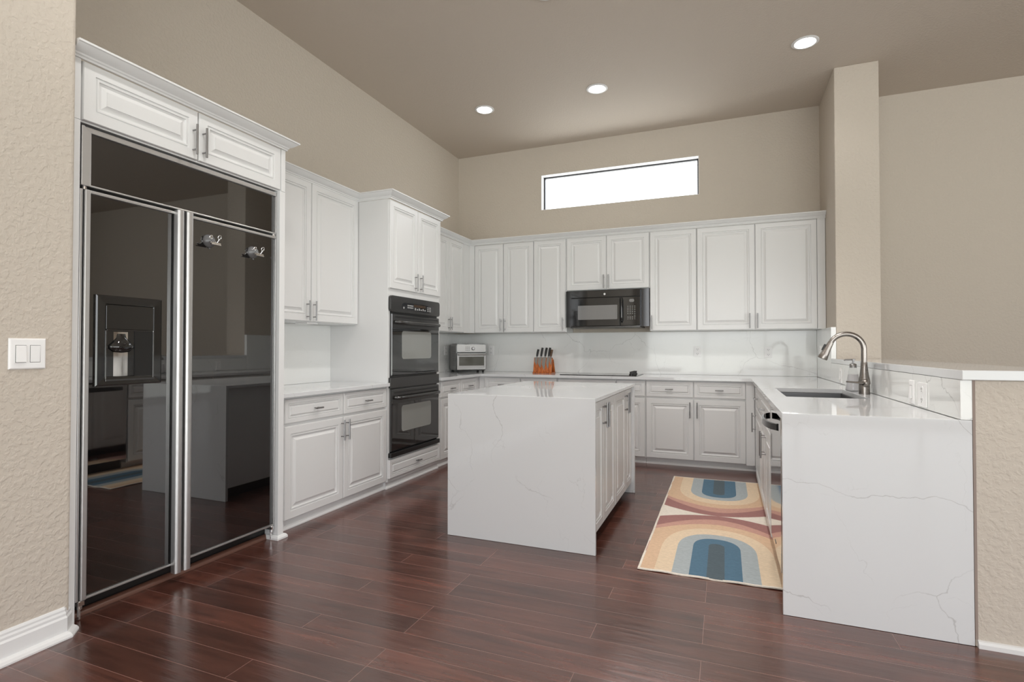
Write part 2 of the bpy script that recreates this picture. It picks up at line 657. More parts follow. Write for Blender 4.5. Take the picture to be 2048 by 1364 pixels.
struct(MB().box(-0.3, RIGHT + 0.3, REAR - 0.3, 0.3, -0.12, 0.0).build('floor', M['floor']))
struct(MB().box(-0.3, RIGHT + 0.3, REAR - 0.3, 0.3, CEIL, CEIL + 0.12).build('ceiling', M['ceiling']))
b = MB()
b.box(-0.15, BW[0], 0, 0.15, 0, CEIL).box(BW[1], RIGHT + 0.15, 0, 0.15, 0, CEIL)
b.box(BW[0], BW[1], 0, 0.15, 0, BW[2]).box(BW[0], BW[1], 0, 0.15, BW[3], CEIL)
struct(b.build('wall_back', M['wall']))
struct(MB().box(-0.15, 0, YW + 0.02, 0, 0, CEIL).build('wall_left', M['wall']))
struct(MB().box(-0.15, XW, REAR, YW, 0, CEIL).build('wall_left_front', M['wall'], bevel=0.018, seg=4))
b = MB()
b.box(-0.15, RW[0], REAR - 0.15, REAR, 0, CEIL).box(RW[1], RIGHT + 0.15, REAR - 0.15, REAR, 0, CEIL)
b.box(RW[0], RW[1], REAR - 0.15, REAR, 0, RW[2]).box(RW[0], RW[1], REAR - 0.15, REAR, RW[3], CEIL)
struct(b.build('wall_rear', M['wall']))
b = MB()
b.box(RIGHT, RIGHT + 0.15, REAR, SW[0], 0, CEIL).box(RIGHT, RIGHT + 0.15, SW[1], 0, 0, CEIL)
b.box(RIGHT, RIGHT + 0.15, SW[0], SW[1], 0, SW[2]).box(RIGHT, RIGHT + 0.15, SW[0], SW[1], SW[3], CEIL)
struct(b.build('wall_right', M['wall']))
struct(MB().box(P0, P1, PY, 0, 0, CEIL).build('wall_pier', M['wall'], bevel=0.006))
BAR0, BAR1 = 1.079, 1.119
struct(MB().box(P0, P1, -3.667, PY, 0, BAR0 - 0.0005).build('wall_half', M['wall'], bevel=0.004))


def glazing(name, F, a0, a1, b0, b1, c, n, w=0.05):
    f = MB()
    f.fbox(F, a0, a1, b0, b0 + w, c - 0.03, c + 0.03).fbox(F, a0, a1, b1 - w, b1, c - 0.03, c + 0.03)
    for i in range(n + 1):
        x = a0 + (a1 - a0 - w) * i / n
        f.fbox(F, x, x + w, b0 + w, b1 - w, c - 0.03, c + 0.03)
    o = struct(f.build(name, M['dark_frame']))
    MB().fbox(F, a0 + w, a1 - w, b0 + w, b1 - w, c - 0.003, c + 0.003).build('window_pane', M['pane'], o)
    return o


b = MB()
F = FB(0)
w = 0.022
b.fbox(F, BW[0], BW[1], BW[2], BW[2] + 0.004, -0.13, -0.09).fbox(F, BW[0], BW[1], BW[3] - w, BW[3], -0.13, -0.09)
b.fbox(F, BW[0], BW[0] + w, BW[2], BW[3], -0.13, -0.09).fbox(F, BW[1] - w, BW[1], BW[2], BW[3], -0.13, -0.09)
o = struct(b.build('window_1', M['dark_frame']))
MB().fbox(F, BW[0] + w, BW[1] - w, BW[2] + 0.004, BW[3] - w, -0.113, -0.107).build('window_pane', M['pane'], o)
b = MB()
b.fbox(F, BW[0], BW[0] + 0.006, BW[2] + 0.004, BW[3] - 0.006, -0.09, 0.0)
b.fbox(F, BW[0], BW[1], BW[3] - 0.006, BW[3], -0.09, 0.0)
b.fbox(F, BW[0], BW[1], BW[2], BW[2] + 0.004, -0.09, 0.0)
b.fbox(F, BW[1] - 0.006, BW[1], BW[2] + 0.004, BW[3] - 0.006, -0.09, 0.0)
b.build('window_reveal', M['trim'], o)
glazing('window_2', Fr((0, REAR - 0.07, 0), (1, 0, 0), (0, 1, 0)), RW[0], RW[1], RW[2], RW[3], 0, 5)
glazing('window_3', Fr((RIGHT + 0.07, 0, 0), (0, 1, 0), (-1, 0, 0)), SW[0], SW[1], SW[2], SW[3], 0, 4)

BB = [(0, 0), (0.018, 0), (0.018, 0.082), (0.013, 0.090), (0.013, 0.100), (0.009, 0.108), (0.009, 0.116), (0.004, 0.126), (0, 0.126)]
SH = [(0.018, 0), (0.040, 0), (0.040, 0.008), (0.034, 0.018), (0.026, 0.024), (0.018, 0.026)]
cpath = [(XW, -10.9), (XW, YW - 0.028), (XW - 0.028, YW), (XW - 0.09, YW)]
b = MB().sweep(cpath, BB)
b.sweep(cpath, SH)
struct(b.build('baseboard_left', M['trim'], bevel=0.001))
b = MB().sweep([(4.265, -3.667), (P1, -3.667), (P1, -0.02)], [(0, 0), (0.016, 0), (0.016, 0.018), (0.010, 0.027), (0, 0.03)])
struct(b.build('baseboard_right', M['trim'], bevel=0.001))

# ------------------------------------------------------------------ cabinet parts
DOOR = [(0, -0.020), (0, -0.005), (0.003, 0.0), (0.050, 0.0), (0.0525, -0.007), (0.0565, -0.007), (0.059, -0.002),
        (0.066, -0.002), (0.0685, -0.011), (0.075, -0.012), (0.080, -0.011), (0.098, -0.003), (0.099, 0.0)]
DRAW = [(0, -0.020), (0, -0.005), (0.003, 0.0), (0.028, 0.0), (0.0295, -0.006), (0.033, -0.006), (0.035, -0.0015),
        (0.040, -0.0015), (0.042, -0.009), (0.047, -0.009), (0.054, -0.002), (0.055, 0.0)]


def bar_pull(F, a, b0, b1, parent, c=0.032, r=0.0058):
    h = MB()
    h.cyl(F.p(a, b0, c), F.p(a, b1, c), r, n=14)
    for q in (b0 + 0.028, b1 - 0.028):
        h.cyl(F.p(a, q, 0.0), F.p(a, q, c), 0.0042, n=10)
    return h.build('handle', M['nickel'], parent, smooth=50)


def t_pull(F, a, b, parent, L=0.078, c=0.030):
    h = MB()
    h.cyl(F.p(a - L / 2, b, c), F.p(a + L / 2, b, c), 0.0058, n=14)
    for q in (-0.014, 0.014):
        h.cyl(F.p(a + q, b, 0.0), F.p(a + q, b, c), 0.0042, n=10)
    return h.build('pull', M['nickel'], parent, smooth=50)


def door(F, a0, a1, b0, b1, root, hx=None, hb=None, g=0.002):
    o = MB().rings(F, a0 + g, a1 - g, b0, b1, DOOR).build('door', M['cab'], root)
    if hx is not None:
        bar_pull(F, hx, hb[0], hb[1], o)
    return o


def drawer(F, a0, a1, b0, b1, root, pull=True, g=0.002):
    o = MB().rings(F, a0 + g, a1 - g, b0, b1, DRAW).build('drawer', M['cab'], root)
    if pull:
        t_pull(F, (a0 + a1) / 2, (b0 + b1) / 2, o)
    return o


def carcass(F, a0, a1, b0, b1, c0, c1, root, name='body'):
    return MB().fbox(F, a0, a1, b0, b1, c0, c1).build(name, M['cab'], root, bevel=0.001)


SHOE = [(0, 0), (0.016, 0), (0.016, 0.010), (0.010, 0.020), (0, 0.024)]
ZC, CT = 0.914, 0.030             # worktop height and slab
ZB = ZC - CT
ZD0, ZD1, ZW0, ZW1 = 0.0734, 0.688, 0.710, 0.870

# ------------------------------------------------------------------ fridge wall
FX = 0.667
G0, G1 = -4.905, -3.757           # fridge frame from left to right
rt = thing('bridge_cabinet', 'white two-door cabinet over the black fridge', 'cabinet', (0.33, -4.35, 2.216))
F = FL(0.687)
MB().box(0.01, 0.667, -4.945, -3.742, 2.216, 2.4865).build('body', M['cab'], rt, bevel=0.001)
MB().box(0.667, 0.690, -3.774, -3.742, 2.2165, 2.4865).build('stile', M['cab'], rt, bevel=0.0015)
MB().box(0.667, 0.692, -4.962, -4.922, 2.2165, 2.4865).build('stile', M['cab'], rt, bevel=0.0015)
door(F, -4.912, -4.354, 2.2235, 2.486, rt, -4.384, (2.243, 2.403))
door(F, -4.350, -3.776, 2.2235, 2.486, rt, -4.327, (2.243, 2.403))
tag(MB().box(0.01, 0.692, -4.962, -4.922, 0.0, 2.2155).build('end_panel', M['cab'], bevel=0.0015),
    'tall narrow white panel between the textured wall and the fridge', 'panel')
rt = thing('end_panel', 'tall narrow white panel between the fridge and the white base cabinet', 'panel', (0.35, -3.764, 0))
MB().box(0.01, 0.690, -3.786, -3.742, 0.0, 2.2155).build('board', M['cab'], rt, bevel=0.0015)
b = MB().sweep([(0.60, -3.789), (0.693, -3.789), (0.693, -3.739), (0.66, -3.739)], [(0, 0), (0.017, 0), (0.017, 0.012), (0.010, 0.024), (0, 0.028)])
tag(b.build('shoe_molding', M['trim'], bevel=0.001), 'small rounded white shoe molding at the foot of the panel right of the fridge', 'molding')

rt = thing('refrigerator', 'wide built-in black glass side-by-side fridge with stainless frame', 'fridge', (0.33, -4.33, 0))
MB().box(0.03, 0.60, G0 + 0.015, G1 - 0.036, 0.085, 2.19).build('body', M['black'], rt)
F = FL(0.0)
G1 = -3.790
YM = -4.430
# top grille panel
o = MB().fbox(F, G0 + 0.04, G1 - 0.006, 1.945, 2.180, 0.602, 0.655).build('top_panel', M['black_glass'], rt)
o['label'] = 'black glass panel above the doors'
b = MB()
b.fbox(F, G0 + 0.02, G1, 2.180, 2.205, 0.602, 0.667)
b.fbox(F, G0 + 0.02, G1, 1.936, 1.945, 0.602, 0.668)
b.prism(FL(0.0), [(G0, 1.936), (G0 + 0.040, 1.936), (G0 + 0.040, 2.180), (G0 + 0.012, 2.205), (G0, 2.205)], 0.602, 0.672)
b.fbox(F, G1 - 0.006, G1, 1.945, 2.180, 0.602, 0.667)
b.build('panel_frame', M['steel'], rt, bevel=0.003)
# freezer door
fd = MB().fbox(F, G0 + 0.04, YM - 0.012, 0.098, 1.908, 0.602, 0.655).build('freezer_door', M['black_glass'], rt)
MB().fbox(F, G0 + 0.04, YM - 0.01, 1.908, 1.922, 0.602, 0.668).build('top_trim', M['steel'], fd, bevel=0.002)
MB().fbox(F, G0 + 0.04, YM - 0.01, 0.088, 0.098, 0.602, 0.664).build('bottom_trim', M['steel'], fd, bevel=0.002)
MB().fbox(F, G0, G0 + 0.012, 0.088, 1.922, 0.602, 0.664).build('edge_trim', M['steel'], fd, bevel=0.002)
b = MB()
b.fbox(F, G0 + 0.015, G0 + 0.040, 0.088, 1.922, 0.602, 0.674)
b.build('edge_column', M['steel'], fd, bevel=0.005, seg=3)


def column(y0, y1, z0, z1, x0, x1, r=0.012):
    """vertical extrusion with rounded front edges"""
    pts = [(x0, y0)]
    for i in range(5):
        t = PI + PI / 2 * i / 4
        pts.append((x1 - r - r * math.sin(t) * 1.0, y0 + r + r * math.cos(t)))
    for i in range(5):
        t = PI / 2 * i / 4
        pts.append((x1 - r + r * math.cos(t), y1 - r + r * math.sin(t)))
    pts.append((x0, y1))
    n = len(pts)
    vs = [(x, y, z0) for x, y in pts] + [(x, y, z1) for x, y in pts]
    fs = [tuple(range(n)), tuple(range(2 * n - 1, n - 1, -1))] + [(i, (i + 1) % n, n + (i + 1) % n, n + i) for i in range(n)]
    return vs, fs


b = MB(); b.add(*column(YM - 0.040, YM - 0.004, 0.050, 1.928, 0.665, 0.700))
b.build('handle', M['steel'], fd, smooth=30)
MB().fbox(F, YM - 0.040, YM - 0.006, 0.088, 1.922, 0.602, 0.664).build('handle_backing', M['black'], fd)  # black strip: dark reflection beside the handle put into the backing's colour
# dispenser in the freezer door
D0, D1 = -4.836, -4.530
ds = MB()
ds.rings(F, D0, D1, 1.035, 1.455, [(0, 0.655), (0, 0.664), (0.006, 0.668), (0.040, 0.666), (0.043, 0.662)])
ds = ds.build('dispenser_bezel', M['black_gloss'], fd)
MB().fbox(F, D0 + 0.043, D1 - 0.043, 1.297, 1.408, 0.655, 0.6665).build('dispenser_panel', M['black_gloss'], fd, bevel=0.002)
b = MB()
r0, r1, q0, q1 = D0 + 0.046, D1 - 0.046, 1.065, 1.292
b.fbox(F, r0 - 0.006, r1 + 0.006, q0 - 0.010, q0, 0.655, 0.671)
b.fbox(F, r0 - 0.006, r0, q0, q1, 0.655, 0.669).fbox(F, r1, r1 + 0.006, q0, q1, 0.655, 0.669)
b.fbox(F, r0, r1, q1, q1 + 0.004, 0.655, 0.668)
b.build('dispenser_trim', M['oven_glass'], fd, bevel=0.001)
MB().fbox(F, r0 + 0.128, r1, q0, q1, 0.655, 0.6655).build('dispenser_shade', M['black'], fd)
b = MB()
n = 14
vs, fs = [], []
for i in range(n + 1):
    t = i / n
    y = r0 + 0.004 + 0.122 * t
    x = 0.6565 + 0.007 * (math.sin(PI * t) ** 0.6)
    vs += [(x, y, q0 + 0.002), (x, y, q1 - 0.006)]
for i in range(n):
    fs.append((2 * i, 2 * i + 2, 2 * i + 3, 2 * i + 1))
b.add(vs, fs)
b.build('dispenser_well', M['steel_mirror'], fd, smooth=60)
b = MB()
b.lathe((0.664, r0 + 0.066, 1.225), [(0.0, -0.038), (0.035, -0.034), (0.056, -0.016), (0.058, -0.006), (0.040, 0.012), (0.022, 0.034), (0.018, 0.052)], 24)
b.v = [Vector((0.664 + (v.x - 0.664) * 0.42, v.y, v.z)) for v in b.v]
b.build('dispenser_paddle', M['black_gloss'], fd, smooth=60)
# fridge door
rd = MB().fbox(F, YM + 0.052, G1 - 0.006, 0.098, 1.908, 0.602, 0.655).build('fridge_door', M['black_glass'], rt)
MB().fbox(F, YM + 0.01, G1, 1.908, 1.922, 0.602, 0.668).build('top_trim', M['steel'], rd, bevel=0.002)
MB().fbox(F, YM + 0.01, G1, 0.088, 0.098, 0.602, 0.664).build('bottom_trim', M['steel'], rd, bevel=0.002)
MB().fbox(F, G1 - 0.006, G1, 0.098, 1.908, 0.602, 0.665).build('edge_trim', M['steel'], rd, bevel=0.002)
b = MB(); b.add(*column(YM + 0.010, YM + 0.048, 0.050, 1.928, 0.665, 0.700))
b.build('handle', M['steel'], rd, smooth=30)
MB().fbox(F, YM + 0.004, YM + 0.052, 0.098, 1.908, 0.602, 0.664).build('handle_backing', M['steel'], rd)
for y, s in ((G0 + 0.022, 1), (G1 - 0.012, -1)):
    b = MB()
    b.cyl((0.655, y, 0.050), (0.655, y, 0.088), 0.010, n=12)
    b.box(0.610, 0.668, y - 0.013, y + 0.013, 0.066, 0.085)
    b.cyl((0.650, y, 0.004), (0.650, y, 0.050), 0.006, n=10)
    b.build('hinge', M['chrome'], rt, bevel=0.001)
for y in (G0 + 0.022, G1 - 0.012):
    MB().cyl((0.655, y, 1.922), (0.655, y, 1.936), 0.009, n=12).build('hinge', M['chrome'], rt)
MB().box(0.50, 0.585, G0 + 0.01, G1, 0.012, 0.085).build('kick_plate', M['black'], rt)
tag(MB().sweep([(0.590, G0 - 0.010), (0.590, G1 - 0.004)], [(0, 0), (0.026, 0), (0.026, 0.008), (0.018, 0.020), (0.006, 0.026), (0, 0.026)]).build('floor_trim', M['brown_trim'], smooth=50),
    'brown rounded floor trim running under the black fridge', 'trim')

# suction clips stuck on the right fridge door
def suction_clip(y, z, label):
    x = 0.655
    r = thing('suction_clip', label, 'clip', (x, y, z), 'suction clips on the fridge door')
    MB().lathe((x, y, z), [(0.036, 0.0), (0.037, 0.003), (0.034, 0.010), (0.027, 0.022), (0.015, 0.031), (0.008, 0.034)], 28, (1, 0, 0)).build('suction_cup', M['rubber'], r, smooth=60)
    MB().box(x + 0.0005, x + 0.003, y - 0.044, y - 0.034, z - 0.012, z - 0.002).build('release_tab', M['rubber'], r, bevel=0.0008)
    MB().box(x + 0.0005, x + 0.003, y + 0.000, y + 0.010, z - 0.044, z - 0.034).build('release_tab', M['rubber'], r, bevel=0.0008)
    b = MB()
    zz = z - 0.018
    b.cyl((x + 0.052, y - 0.032, zz + 0.004), (x + 0.052, y + 0.032, zz + 0.004), 0.0042, n=12)
    b.cyl((x + 0.060, y - 0.030, zz - 0.006), (x + 0.060, y + 0.030, zz - 0.006), 0.0032, n=12)
    b.box(x + 0.050, x + 0.062, y - 0.028, y + 0.028, zz - 0.006, zz + 0.002)
    b.build('clip_jaw', M['chrome'], r, smooth=45)
    b = MB()
    for s, dx in ((-0.008, 0.030), (0.016, 0.066)):
        ring = []
        cx, cz = x + dx, z + 0.018
        for i in range(17):
            t = 2 * PI * i / 16
            ring.append((cx + 0.003 * math.sin(t), y + s + 0.009 * math.cos(t), cz + 0.011 * math.sin(t)))
        b.tube(ring, 0.0026, 8, False)
        b.tube([(cx, y + s, cz - 0.010), (x + 0.054, y + s * 0.7, z - 0.012)], 0.0036, 8)
    b.lathe((x + 0.031, y - 0.008, z + 0.018), [(0.008, 0), (0.008, 0.002)], 16, (1, 0, 0))
    b.build('clip_grip', M['chrome'], r, smooth=60)
    b = MB().cyl((x + 0.030, y, z - 0.004), (x + 0.054, y, z - 0.010), 0.004, n=10)
    b.build('clip_stem', M['chrome'], r, smooth=50)


suction_clip(-4.262, 1.806, 'grey suction cup with metal bulldog clip nearer the fridge handles')
suction_clip(-3.965, 1.793, 'grey suction cup with metal bulldog clip nearer the white cabinets')

# ------------------------------------------------------------------ left base run beside the fridge
TY0, TY1 = -2.525, -1.637         # oven tower
F = FL(0.629)
rt = thing('base_cabinet', 'white two-door base cabinet with two drawers between black fridge and double oven', 'cabinet', (0.3, -3.1, 0))
carcass(FL(0), -3.738, TY0 - 0.003, 0.062, ZB - 0.001, 0.02, 0.609, rt)
door(F, -3.672, -3.090, ZD0, ZD1, rt, -3.114, (0.517, 0.671))
door(F, -3.086, TY0 - 0.006, ZD0, ZD1, rt, -3.057, (0.517, 0.671))
drawer(F, -3.672, -3.090, ZW0, ZW1, rt)
drawer(F, -3.086, TY0 - 0.006, ZW0, ZW1, rt)
b = MB().box(0.02, 0.590, -3.738, TY0 - 0.003, 0.0, 0.062)
b.sweep([(0.590, -3.735), (0.590, TY0 - 0.003)], SHOE)
b.build('toe_board', M['trim'], rt, bevel=0.0008)

tag(MB().box(0.002, 0.659, -3.738, TY0 - 0.001, ZB, ZC).build('countertop', M['quartz'], bevel=0.003),
    'short white quartz worktop between the black fridge and the oven tower', 'countertop')
tag(MB().box(0.001, 0.021, -3.738, TY0 - 0.001, ZC + 0.001, 1.414).build('backsplash', M['quartz_splash'], bevel=0.001),
    'veined white backsplash above the short worktop beside the fridge', 'backsplash')

F = FL(0.324)
rt = thing('wall_cabinet', 'tall white two-door wall cabinet between fridge and double oven', 'cabinet', (0.15, -3.1, 1.4158))
carcass(FL(0), -3.738, TY0 - 0.003, 1.4158, 2.512, 0.01, 0.304, rt)
door(F, -3.690, -3.104, 1.4220, 2.508, rt, -3.150, (1.428, 1.580))
door(F, -3.100, TY0 - 0.006, 1.4220, 2.508, rt, -3.079, (1.428, 1.580))
MB().box(0.16, 0.28, -3.10, -2.98, 1.404, 1.4157).build('under_light', M['white_plastic'], rt, bevel=0.002)

# ------------------------------------------------------------------ oven tower
rt = thing('oven_tower', 'tall white cabinet tower that houses the black double oven', 'cabinet', (0.3, -2.08, 0))
b = MB()
b.box(0.01, 0.632, TY0, TY0 + 0.018, 0.062, 2.502).box(0.01, 0.632, TY1 - 0.018, TY1, 0.062, 2.502)
b.box(0.01, 0.632, TY0 + 0.018, TY1 - 0.018, 1.672, 2.502).box(0.01, 0.632, TY0 + 0.018, TY1 - 0.018, 0.062, 0.265)
b.box(0.01, 0.03, TY0 + 0.018, TY1 - 0.018, 0.265, 1.672)
b.box(0.600, 0.632, TY0 + 0.018, TY0 + 0.030, 0.265, 1.672).box(0.600, 0.632, TY1 - 0.050, TY1 - 0.018, 0.265, 1.672)
b.build('body', M['cab'], rt, bevel=0.001)
F = FL(0.652)
door(F, TY0 + 0.002, -2.076, 1.732, 2.500, rt, -2.126, (1.740, 1.898))
door(F, -2.072, TY1 - 0.010, 1.732, 2.500, rt, -2.036, (1.740, 1.898))
drawer(F, TY0 + 0.004, TY1 - 0.006, 0.092, 0.252, rt)
b = MB().box(0.02, 0.610, TY0, TY1, 0.0, 0.062)
b.sweep([(0.610, TY0), (0.610, TY1 - 0.004)], SHOE)
b.build('toe_board', M['trim'], rt, bevel=0.0008)

rt = thing('double_oven', 'black built-in double wall oven in the white tower', 'oven', (0.35, -2.1, 0.27))
F = FL(0.0)
O0, O1 = -2.493, -1.690
MB().box(0.08, 0.6335, O0, O1, 0.272, 1.668).build('body', M['black'], rt)
cp = MB().rrect(F, -2.520, -1.673, 1.528, 1.671, 0.634, 0.658, 0.028).build('control_panel', M['oven_black'], rt, bevel=0.002)
b = MB().prism(F, [(-2.345, 1.562), (-2.345, 1.607), (-2.325, 1.615), (-2.31, 1.622), (-1.93, 1.622), (-1.90, 1.612), (-1.80, 1.612), (-1.80, 1.560), (-1.86, 1.552)], 0.658, 0.660)
b.build('display_glass', M['black_gloss'], cp)
MB().fbox(F, -2.155, -1.950, 1.590, 1.614, 0.660, 0.6608).build('clock_display', M['amber'], cp)
b = MB()
for r in range(2):
    for k in range(5):
        b.fbox(F, -2.262 + 0.020 * k, -2.249 + 0.020 * k, 1.574 + 0.019 * r, 1.586 + 0.019 * r, 0.660, 0.6608)
b.build('keypad', M['grey_mark'], cp)
b = MB()
for k in range(6):
    b.fbox(F, -2.140 + 0.034 * k, -2.122 + 0.034 * k, 1.564, 1.584 - 0.006 * (k % 2), 0.660, 0.6608)
b.build('function_keys', M['grey_mark'], cp)
b = MB()
for r in range(3):
    for k in range(3):
        b.fbox(F, -1.920 + 0.026 * k, -1.905 + 0.026 * k, 1.564 + 0.016 * r, 1.574 + 0.016 * r, 0.660, 0.6608)
b.build('keypad', M['grey_mark'], cp)
MB().lathe((0.660, -2.322, 1.574), [(0.010, 0), (0.010, 0.0008)], 16, (1, 0, 0)).build('light_button', M['grey_mark'], cp)


def oven_door(z0, z1, w0, w1):
    d = MB().rings(F, O0 - 0.006, O1 + 0.004, z0, z1, [(0, 0.634), (0, 0.652), (0.004, 0.656)]).build('oven_door', M['oven_glass'], rt)
    MB().fbox(F, O0 - 0.002, O1, z1 - 0.122, z1 - 0.006, 0.656, 0.659).build('door_header', M['oven_black'], d, bevel=0.001)
    MB().rrect(F, -2.346, -1.838, w0, w1, 0.656, 0.6572, 0.028).build('oven_window', M['oven_window'], d)
    b = MB()
    zh = z1 - 0.074
    b.tube([(0.660, O0 + 0.040, zh + 0.004), (0.690, O0 + 0.050, zh), (0.700, O0 + 0.075, zh)] + [(0.702, O0 + 0.075 + (O1 - O0 - 0.15) * i / 6, zh) for i in range(1, 6)]
           + [(0.700, O1 - 0.075, zh), (0.690, O1 - 0.050, zh), (0.660, O1 - 0.040, zh + 0.004)], 0.0155, 14)
    b.build('handle', M['oven_black'], d, smooth=60)
    MB().fbox(F, O0 + 0.03, O1 - 0.03, z1 - 0.034, z1 - 0.020, 0.658, 0.6598).build('vent_slot', M['black'], d)


oven_door(0.974, 1.512, 1.116, 1.366)
oven_door(0.322, 0.853, 0.474, 0.704)
MB().fbox(F, O0 - 0.022, O1 + 0.012, 0.866, 0.957, 0.634, 0.655).build('middle_strip', M['oven_black'], rt, bevel=0.002)
MB().fbox(F, O0 - 0.024, O1 + 0.016, 0.268, 0.310, 0.634, 0.664).build('bottom_vent', M['black'], rt, bevel=0.004)

# ------------------------------------------------------------------ left run beyond the tower and the back wall
YU = -0.326
rt = thing('wall_cabinet', 'narrow white two-door wall cabinet in the corner beyond the oven tower', 'cabinet', (0.15, -0.9, 1.406))
carcass(FL(0), TY1 + 0.003, -0.308, 1.406, 2.512, 0.01, 0.304, rt)
F = FL(0.324)
door(F, TY1 + 0.03, -0.862, 1.412, 2.508, rt, -0.882, (1.425, 1.578))
door(F, -0.858, -0.480, 1.412, 2.508, rt, -0.836, (1.425, 1.578))
MB().box(0.304, 0.322, -0.478, -0.3245, 1.406, 2.512).build('filler', M['cab'], rt)

F = FB(YU)
HB = (1.415, 1.572)


def upper(a0, a1, z0, label, doors):
    r = thing('wall_cabinet', label, 'cabinet', ((a0 + a1) / 2, -0.15, z0))
    carcass(FB(0), a0, a1, z0, 2.512, 0.01, 0.306, r)
    for d0, d1, h in doors:
        door(F, d0, d1, z0 + 0.004, 2.505, r, h, (z0 + 0.014, z0 + 0.170))
    return r


r = upper(0.330, 1.182, 1.406, 'white two-door wall cabinet nearest the corner above the toaster oven', [(0.396, 0.786, 0.760), (0.790, 1.180, 0.814)])
MB().box(0.3225, 0.394, -0.324, -0.306, 1.406, 2.512).build('filler', M['cab'], r)
upper(1.184, 1.590, 1.406, 'single-door white wall cabinet above the knife block, left of the microwave', [(1.186, 1.580, 1.553)])
upper(1.592, 2.548, 1.886, 'short white two-door wall cabinet directly above the microwave', [(1.596, 2.066, 2.040), (2.070, 2.544, 2.096)])
upper(2.550, 3.044, 1.406, 'single-door white wall cabinet right of the microwave', [(2.554, 3.042, 2.576)])
r = upper(3.046, 4.258, 1.406, 'wide white two-door wall cabinet beside the beige pier', [(3.050, 3.616, 3.566), (3.620, 4.184, 3.640)])
MB().box(4.186, 4.256, -0.324, -0.306, 1.406, 2.512).build('filler', M['cab'], r)

# crown mouldings
CR = [(0.0, 0.0), (0.010, 0.0), (0.010, 0.010), (0.016, 0.014), (0.018, 0.022), (0.026, 0.026), (0.038, 0.034), (0.050, 0.046), (0.056, 0.054), (0.064, 0.056), (0.064, 0.066), (0.0, 0.066)]


def crown(path, z, h, label, side=1):
    k = h / 0.066
    pr = [(o, z + q * k) for o, q in CR]
    return tag(MB().sweep(path, pr, side).build('crown_molding', M['cab'], smooth=25), label, 'molding')


crown([(0.688, -4.962), (0.688, -3.742), (0.40, -3.742)], 2.487, 0.060, 'white crown molding on the cabinet over the fridge')
crown([(0.318, -3.676), (0.318, TY0), (0.655, TY0), (0.655, TY1), (0.40, TY1)], 2.503, 0.062, 'white stepped crown molding over the left wall cabinet and oven tower')
crown([(0.320, TY1 + 0.068), (0.320, -0.321), (4.258, -0.321)], 2.509, 0.062, 'long white crown molding over the back wall cabinets')

# base run: left beyond the tower, then the back wall
rt = thing('base_cabinet', 'white base cabinet in the left corner just beyond the double oven', 'cabinet', (0.3, -1.15, 0))
F = FL(0.629)
carcass(FL(0), TY1 + 0.003, -0.02, 0.062, ZB - 0.001, 0.02, 0.609, rt)
door(F, TY1 + 0.05, -1.146, ZD0, ZD1, rt, -1.172, (0.517, 0.671))
door(F, -1.142, -0.735, ZD0, ZD1, rt, -1.116, (0.517, 0.671))
drawer(F, TY1 + 0.05, -1.146, ZW0, ZW1, rt)
drawer(F, -1.142, -0.735, ZW0, ZW1, rt)
b = MB().box(0.02, 0.590, TY1 + 0.003, -0.02, 0.0, 0.062)
b.sweep([(0.590, TY1 + 0.003), (0.590, -0.64)], SHOE)
b.build('toe_board', M['trim'], rt, bevel=0.0008)

YBF = -0.660                      # door faces along the back wall
F = FB(YBF)


def base_back(a0, a1, label, doors, draws):
    r = thing('base_cabinet', label, 'cabinet', ((a0 + a1) / 2, -0.33, 0))
    carcass(FB(0), a0, a1, 0.062, ZB - 0.001, 0.02, 0.640, r)
    for d in doors:
        door(F, d[0], d[1], ZD0, ZD1, r, d[2], (0.504, 0.664))
    for d in draws:
        drawer(F, d[0], d[1], ZW0, ZW1, r)
    b = MB().box(a0, a1, -0.600, -0.02, 0.0, 0.062)
    b.sweep([(a0, -0.600), (a1, -0.600)], SHOE)
    b.build('toe_board', M['trim'], r, bevel=0.0008)
    return r


base_back(0.612, 1.140, 'white base cabinet with a drawer in the back corner, seen over the island', [(0.690, 1.136, 1.110)], [(0.690, 1.136)])
base_back(1.142, 1.580, 'white base cabinet below the knife block, mostly behind the island', [(1.146, 1.576, 1.172)], [(1.146, 1.576)])
base_back(1.582, 2.236, 'white base cabinet below the cooktop, hidden behind the island', [(1.586, 1.907, 1.880), (1.911, 2.232, 1.938)], [(1.586, 2.232)])
base_back(2.238, 2.546, 'narrow white base cabinet with one drawer, peeking out right of the island', [(2.242, 2.542, 2.268)], [(2.242, 2.542)])
r = base_back(2.548, 3.600, 'white two-door base cabinet with two drawers facing the rug', [(2.552, 3.024, 2.990), (3.028, 3.512, 3.060)], [(2.552, 3.024), (3.028, 3.512)])
MB().box(3.514, 3.590, -0.658, -0.640, 0.062, ZB - 0.002).build('filler', M['cab'], r)

# ------------------------------------------------------------------ peninsula
XPF, XPC = 3.575, 3.562
YPE = -3.667
SNK = (3.672, 4.106, -2.722, -1.915)
F = FP(XPF)
rt = thing('base_cabinet', 'white peninsula cabinet with drawer, farther from the dishwasher', 'cabinet', (3.9, -1.3, 0))
b = MB().box(XPF + 0.02, 4.215, -1.862, -0.664, 0.062, ZB - 0.001)
b.build('body', M['cab'], rt)
door(F, 1.170, 1.856, ZD0, ZD1, rt, 1.205, (0.470, 0.640))
drawer(F, 1.170, 1.856, ZW0, ZW1, rt)
b = MB().box(3.67, 4.215, -1.862, -0.664, 0.0, 0.062).build('toe_board', M['trim'], rt)
rt = thing('base_cabinet', 'white two-door sink cabinet in the peninsula next to the dishwasher', 'cabinet', (3.9, -2.34, 0))
b = MB()
b.box(XPF + 0.02, 4.215, -1.882, -1.864, 0.062, ZB - 0.001).box(XPF + 0.02, 4.215, -2.822, -2.804, 0.062, ZB - 0.001)
